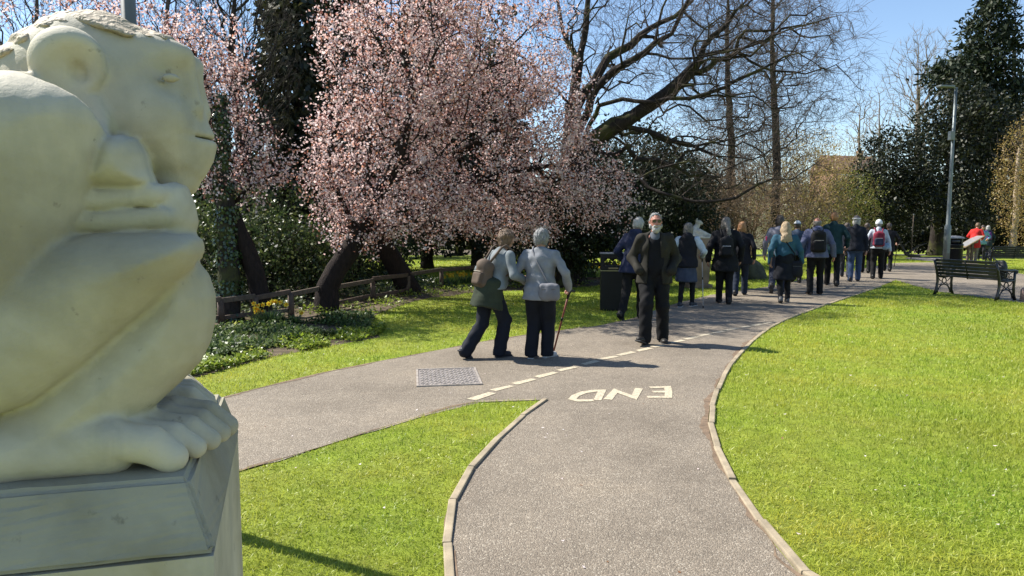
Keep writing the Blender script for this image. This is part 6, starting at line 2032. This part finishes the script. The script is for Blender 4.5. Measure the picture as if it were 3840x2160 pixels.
# 15 red backpack
p = person('walker in white top and white hat with a dark red backpack', 3287, 1046, 1.74, (0.42, 0.91), ((-0.11, -0.14, 0.02, -0.4), (0.11, 0.10, 0.0, 0.0)), ((-0.30, 0.08, 0.95, 'relaxed'), (0.31, 0.02, 0.86, 'relaxed')),
           dict(hem=0.90, col=(0.40, 0.44, 0.50), bulk=1.08, name='top', collar=0.03), dict(col=BLK, r=(0.10, 0.078, 0.068)), dict(style='short', mat=H_GREY, t=0.012), h=0.013, lean=0.06)
hat(p, (0.62, 0.64, 0.66), 'hat', 0.03, 0.02, 0.0)
backpack(p, 'dark red and navy backpack on the walker in the white hat', (0.20, 0.022, 0.045), (0.15, 0.09, 0.21), 1.17, (0.02, 0.025, 0.055))
shoulder_bag(p, 'pale blue bag at the waist of the walker in the white hat', (0.20, 0.30, 0.42), (0.19, -0.12, 0.98), (0.10, 0.06, 0.09), (-0.11, 1.46))
# 16 last walker with pole
p = person('dark-clad walker with a long pole at the front of the group', 3326, 1018, 1.66, (0.50, 0.86), ((-0.09, 0.14, 0.0, 0.0), (0.09, -0.16, 0.02, -0.4)), (SWING['l'], (0.30, 0.22, 1.02, 'grip')),
           dict(hem=0.70, col=(0.009, 0.009, 0.012), bulk=1.08, name='coat'), dict(col=BLK), dict(style='short', mat=H_DARK), h=0.016, lean=0.06)
stick(p, 1, (3353, 1000), 'long black walking pole of the walker at the front', (0.02, 0.02, 0.02), 0.012, 'walking_pole', False)
# 17-19 the three by the display board
GB = 'people by the display board'
p = person('person in bright red coat bending beside the display board', 3648, 986, 1.68, (0.75, 0.66), ((-0.09, 0.10, 0.0, 0.0), (0.10, -0.10, 0.0, 0.0)), ((-0.20, 0.42, 1.05, 'relaxed'), (0.20, 0.42, 1.05, 'relaxed')),
           dict(hem=0.66, col=(0.46, 0.022, 0.020), bulk=1.14, name='coat', flare=0.05), dict(col=(0.16, 0.14, 0.11)), dict(style='short', mat=H_BROWN), h=0.018, lean=0.28, nod=-0.3, group=GB)
p = person('person in light blue jacket and shorts right of the red coat', 3678, 976, 1.58, (-0.5, -0.85), ((-0.09, 0.05, 0.0, 0.0), (0.10, -0.05, 0.0, 0.0)), ((-0.22, 0.25, 1.05, 'relaxed'), (0.22, 0.25, 1.05, 'relaxed')),
           dict(hem=0.78, col=(0.14, 0.30, 0.42), bulk=1.02), dict(col=(0.02, 0.02, 0.025)), dict(style='short', mat=H_DARK), h=0.018, lean=0.10, nod=-0.2, group=GB)
p = person('person with pale hood and dark coat carrying a purple rucksack', 3700, 975, 1.56, (0.35, 0.93), ((-0.09, 0.08, 0.0, 0.0), (0.10, -0.08, 0.0, 0.0)), ((-0.24, 0.15, 0.95, 'relaxed'), (0.26, 0.10, 0.90, 'relaxed')),
           dict(hem=0.68, col=(0.020, 0.032, 0.045), bulk=1.10, hood=True, name='coat'), dict(col=(0.10, 0.10, 0.13)), dict(style='bob', mat=H_WHITE, t=0.02), h=0.018, lean=0.06, group=GB)
backpack(p, 'purple rucksack on the person with the pale hood', (0.10, 0.03, 0.17), (0.12, 0.07, 0.17), 1.18)
# 20 far figure
p = person('tiny far-off person in dark jacket on the distant path', 3460, 0, 1.28, (0.2, -0.98), ((-0.08, 0.10, 0.0, 0.0), (0.09, -0.10, 0.0, 0.0)), (SWING['l'], SWING['r']),
           dict(hem=0.75, col=(0.03, 0.035, 0.05), bulk=1.05), dict(col=(0.02, 0.02, 0.03)), dict(style='short', mat=H_GREY), h=0.025, lean=0.03, d=60, group='far figures')

# ================================================================ GRASS, GROUND COVER, FALLEN PETALS
M_BLADE = leaf_mat('grass_blades', [(0.0, (0.13, 0.21, 0.012)), (0.35, (0.24, 0.34, 0.028)), (0.7, (0.36, 0.44, 0.055)), (0.95, (0.45, 0.51, 0.12)), (0.985, (0.42, 0.40, 0.14)), (1.0, (0.46, 0.42, 0.20))],
                   trans=0.45, rough=0.42, spec=0.32, posvar=(0.9, (0.52, 0.46, 0.06)), broad=(0.33, (0.74, 0.86, 0.78), (1.22, 1.14, 1.1)))
gg = np.random.default_rng(99)
path_np = [tuple(p) for p in path_poly]


def near_line(P, line, dist):
    p = np.array(line); out = np.zeros(len(P), bool)
    for a, b in zip(p[:-1], p[1:]):
        d = b - a; t = np.clip(((P - a) @ d) / (d @ d + 1e-12), 0, 1)
        out |= np.linalg.norm(P - a - t[:, None] * d, axis=1) < dist
    return out


def grass_points():
    out = []
    edges = np.geomspace(2.6, 31, 26)
    for r0, r1 in zip(edges[:-1], edges[1:]):
        rm = (r0 + r1) / 2
        dens = min(9500, 7000 * (3.2 / rm) ** 1.62)
        hw = 0.78 * r1 + 1.35
        n = int(dens * (r1 - r0) * 2 * hw)
        P = np.stack([gg.uniform(-hw, hw, n), gg.uniform(r0, r1, n)], 1)
        P = P[(np.abs(P[:, 0]) < 0.78 * P[:, 1] + 1.3)]
        P = P[~in_poly(P, path_np)]
        P = P[~in_poly(P, bed_poly)]
        out.append(P)
    return np.concatenate(out)


GP = grass_points()
kk_ = near_line(GP, re_s[10:], 0.055) & (np.abs(GP[:, 1]) < 40)
GP = GP[~kk_]
GP = GP[~near_line(GP, tr_s[:-6], 0.03)]
# keep the plinth's footing clear
lx = (GP - ST_C[:2]) @ sx[:2]; ly = (GP - ST_C[:2]) @ sy[:2]
GP = GP[~((np.abs(lx) < 0.38) & (np.abs(ly) < 0.38))]
n = len(GP); rr_ = np.linalg.norm(GP, axis=1)
hgt = gg.uniform(0.020, 0.046, n) * (1 + 0.25 * np.sin(GP[:, 0] * 1.7 + 1) * np.cos(GP[:, 1] * 1.3)) * (1 + 0.15 * np.clip((rr_ - 8) / 10, 0, 1))
wid = 0.0031 * np.clip(rr_ / 3.2, 1, 9) ** 0.85 * gg.uniform(0.7, 1.4, n)
az = gg.uniform(0, 2 * math.pi, n); tilt = gg.uniform(0.15, 1.15, n)
dirs = np.stack([np.cos(az) * np.sin(tilt), np.sin(az) * np.sin(tilt), np.cos(tilt)], 1)
side = np.stack([-np.sin(az), np.cos(az), np.zeros(n)], 1)
yaw_ = gg.normal(size=n) * 0.6
side = side * np.cos(yaw_)[:, None] + np.cross(dirs, side) * np.sin(yaw_)[:, None]
base3 = np.stack([GP[:, 0], GP[:, 1], np.full(n, -0.002)], 1)
near = rr_ < 5.0
V = []; Fq = []
def blades(sel, segs):
    b = base3[sel]; d = dirs[sel]; s_ = side[sel] * wid[sel][:, None] / 2; h_ = hgt[sel][:, None]
    droop = np.array([0, 0, -1.0])
    if segs == 2:
        m_ = b + d * h_ * 0.55; t = b + d * h_ * 1.0 + droop * h_ * 0.18 + np.stack([np.cos(az[sel]), np.sin(az[sel]), 0 * az[sel]], 1) * h_ * 0.15
        vv = np.stack([b - s_, b + s_, m_ + s_ * 0.8, m_ - s_ * 0.8, t + s_ * 0.15, t - s_ * 0.15], 1).reshape(-1, 3)
        k = np.arange(len(b))[:, None] * 6
        f = np.concatenate([k + np.array([[0, 1, 2, 3]]), k + np.array([[3, 2, 4, 5]])], 0)
    else:
        t = b + d * h_
        vv = np.stack([b - s_, b + s_, t + s_ * 0.3, t - s_ * 0.3], 1).reshape(-1, 3)
        f = np.arange(len(b) * 4).reshape(-1, 4)
    return vv, f
v1, f1 = blades(near, 2); v2, f2_ = blades(~near, 1)
tag(mesh_obj('lawn_grass', np.concatenate([v1, v2]), np.concatenate([f1, f2_ + len(v1)]), M_BLADE), 'short sunlit mown grass of the lawns on both sides of the path', 'grass', kind='stuff')

# ---- ground cover in the planting bed
M_COVER1 = leaf_mat('bright_ground_cover', [(0.0, (0.09, 0.14, 0.015)), (0.5, (0.22, 0.30, 0.03)), (0.9, (0.30, 0.36, 0.06)), (1.0, (0.42, 0.42, 0.12))], trans=0.45, rough=0.35, spec=0.5)
M_COVER2 = leaf_mat('dark_ground_cover', [(0.0, (0.025, 0.05, 0.02)), (0.6, (0.085, 0.13, 0.03)), (1.0, (0.16, 0.21, 0.07))], trans=0.38, rough=0.45, spec=0.3)


def cover(name, label, poly, n, L, hmin, hmax, mat_, seed, clump=2.0, thr=-0.2):
    g = np.random.default_rng(seed)
    q_ = np.array(poly); lo = q_.min(0); hi = q_.max(0)
    P = g.uniform(lo, hi, (n * 3, 2)); P = P[in_poly(P, poly)]
    f = np.sin(P[:, 0] * clump * 1.3 + 1) * np.cos(P[:, 1] * clump * 1.7) + 0.6 * np.sin(P[:, 0] * clump * 3.1 + P[:, 1] * clump * 2.3) + g.normal(size=len(P)) * 0.25
    P = P[f > thr][:n]; f = f[f > thr][:n]
    m_ = len(P)
    z = g.uniform(hmin, hmax, m_) * np.clip(0.5 + 0.5 * f, 0.25, 1.2)
    P3 = np.stack([P[:, 0], P[:, 1], np.maximum(z, 0.02)], 1)
    s_ = g.uniform(0.6, 1.35, m_)
    V, F_ = leaf_mesh(P3, unit(rdir(m_, g) * np.array([1, 1, 0.5]) + np.array([0, 0, 0.2])), unit(rdir(m_, g) * 0.7 + np.array([0, 0, 1.0])), L * s_, L * 0.62 * s_)
    tag(mesh_obj(name, V, F_, mat_), label, 'ground cover', kind='stuff')


def PX(l): return [tuple(G(*p)[:2]) for p in l]
cover('ground_cover', 'bright yellow-green leafy ground cover along the front of the planting bed', PX([(600, 1440), (780, 1400), (1000, 1342), (1250, 1296), (1400, 1268), (1450, 1235), (1300, 1250), (1050, 1290), (800, 1345), (600, 1390)]), 9000, 0.055, 0.01, 0.11, M_COVER1, 1, 2.2, -0.3)
cover('ground_cover', 'dark green leafy ground cover in the middle of the planting bed', PX([(560, 1400), (800, 1350), (1050, 1300), (1380, 1245), (1400, 1190), (1100, 1215), (800, 1250), (560, 1290)]), 14000, 0.062, 0.01, 0.15, M_COVER2, 2, 1.6, -0.35)
cover('ground_cover', 'patchy light leafy plants under the fence and the plum trunks', PX([(600, 1290), (800, 1250), (1100, 1215), (1400, 1190), (1580, 1120), (1900, 1085), (2230, 1070), (2230, 1052), (1640, 1085), (1300, 1140), (900, 1195), (600, 1235)]), 9000, 0.06, 0.01, 0.13, M_COVER1, 3, 1.9, 0.0)
cover('ivy_carpet', 'dark ivy and undergrowth covering the woodland floor behind the fence', [(-8.5, 11.0), (-4.4, 11.6), (-2.4, 15.8), (-1.5, 17.5), (-4.5, 23.5), (-12, 24), (-14, 14)], 26000, 0.085, 0.02, 0.28, LEAF_SHRUB, 4, 1.2, -0.6)

# ---- fallen petals and leaves
M_PETAL = leaf_mat('fallen_petals', [(0.0, (0.62, 0.50, 0.46)), (0.8, (0.82, 0.76, 0.72)), (0.82, (0.20, 0.09, 0.04)), (1.0, (0.26, 0.13, 0.06))], trans=0.2)
gp_ = np.random.default_rng(55)
Pp = np.stack([gp_.uniform(-4, 9, 420), 3 + 15 * gp_.uniform(0, 1, 420) ** 1.2], 1)
zz = np.where(in_poly(Pp, path_np), 0.010, 0.03)
V, F_ = leaf_mesh(np.column_stack([Pp, zz]), unit(rdir(len(Pp), gp_) * np.array([1, 1, 0.12])), unit(rdir(len(Pp), gp_) * 0.25 + np.array([0, 0, 1.0])), gp_.uniform(0.014, 0.03, len(Pp)), gp_.uniform(0.010, 0.018, len(Pp)))
tag(mesh_obj('fallen_petals', V, F_, M_PETAL), 'scattered pale petals and dead leaves on the path and lawn', 'petals', kind='stuff')
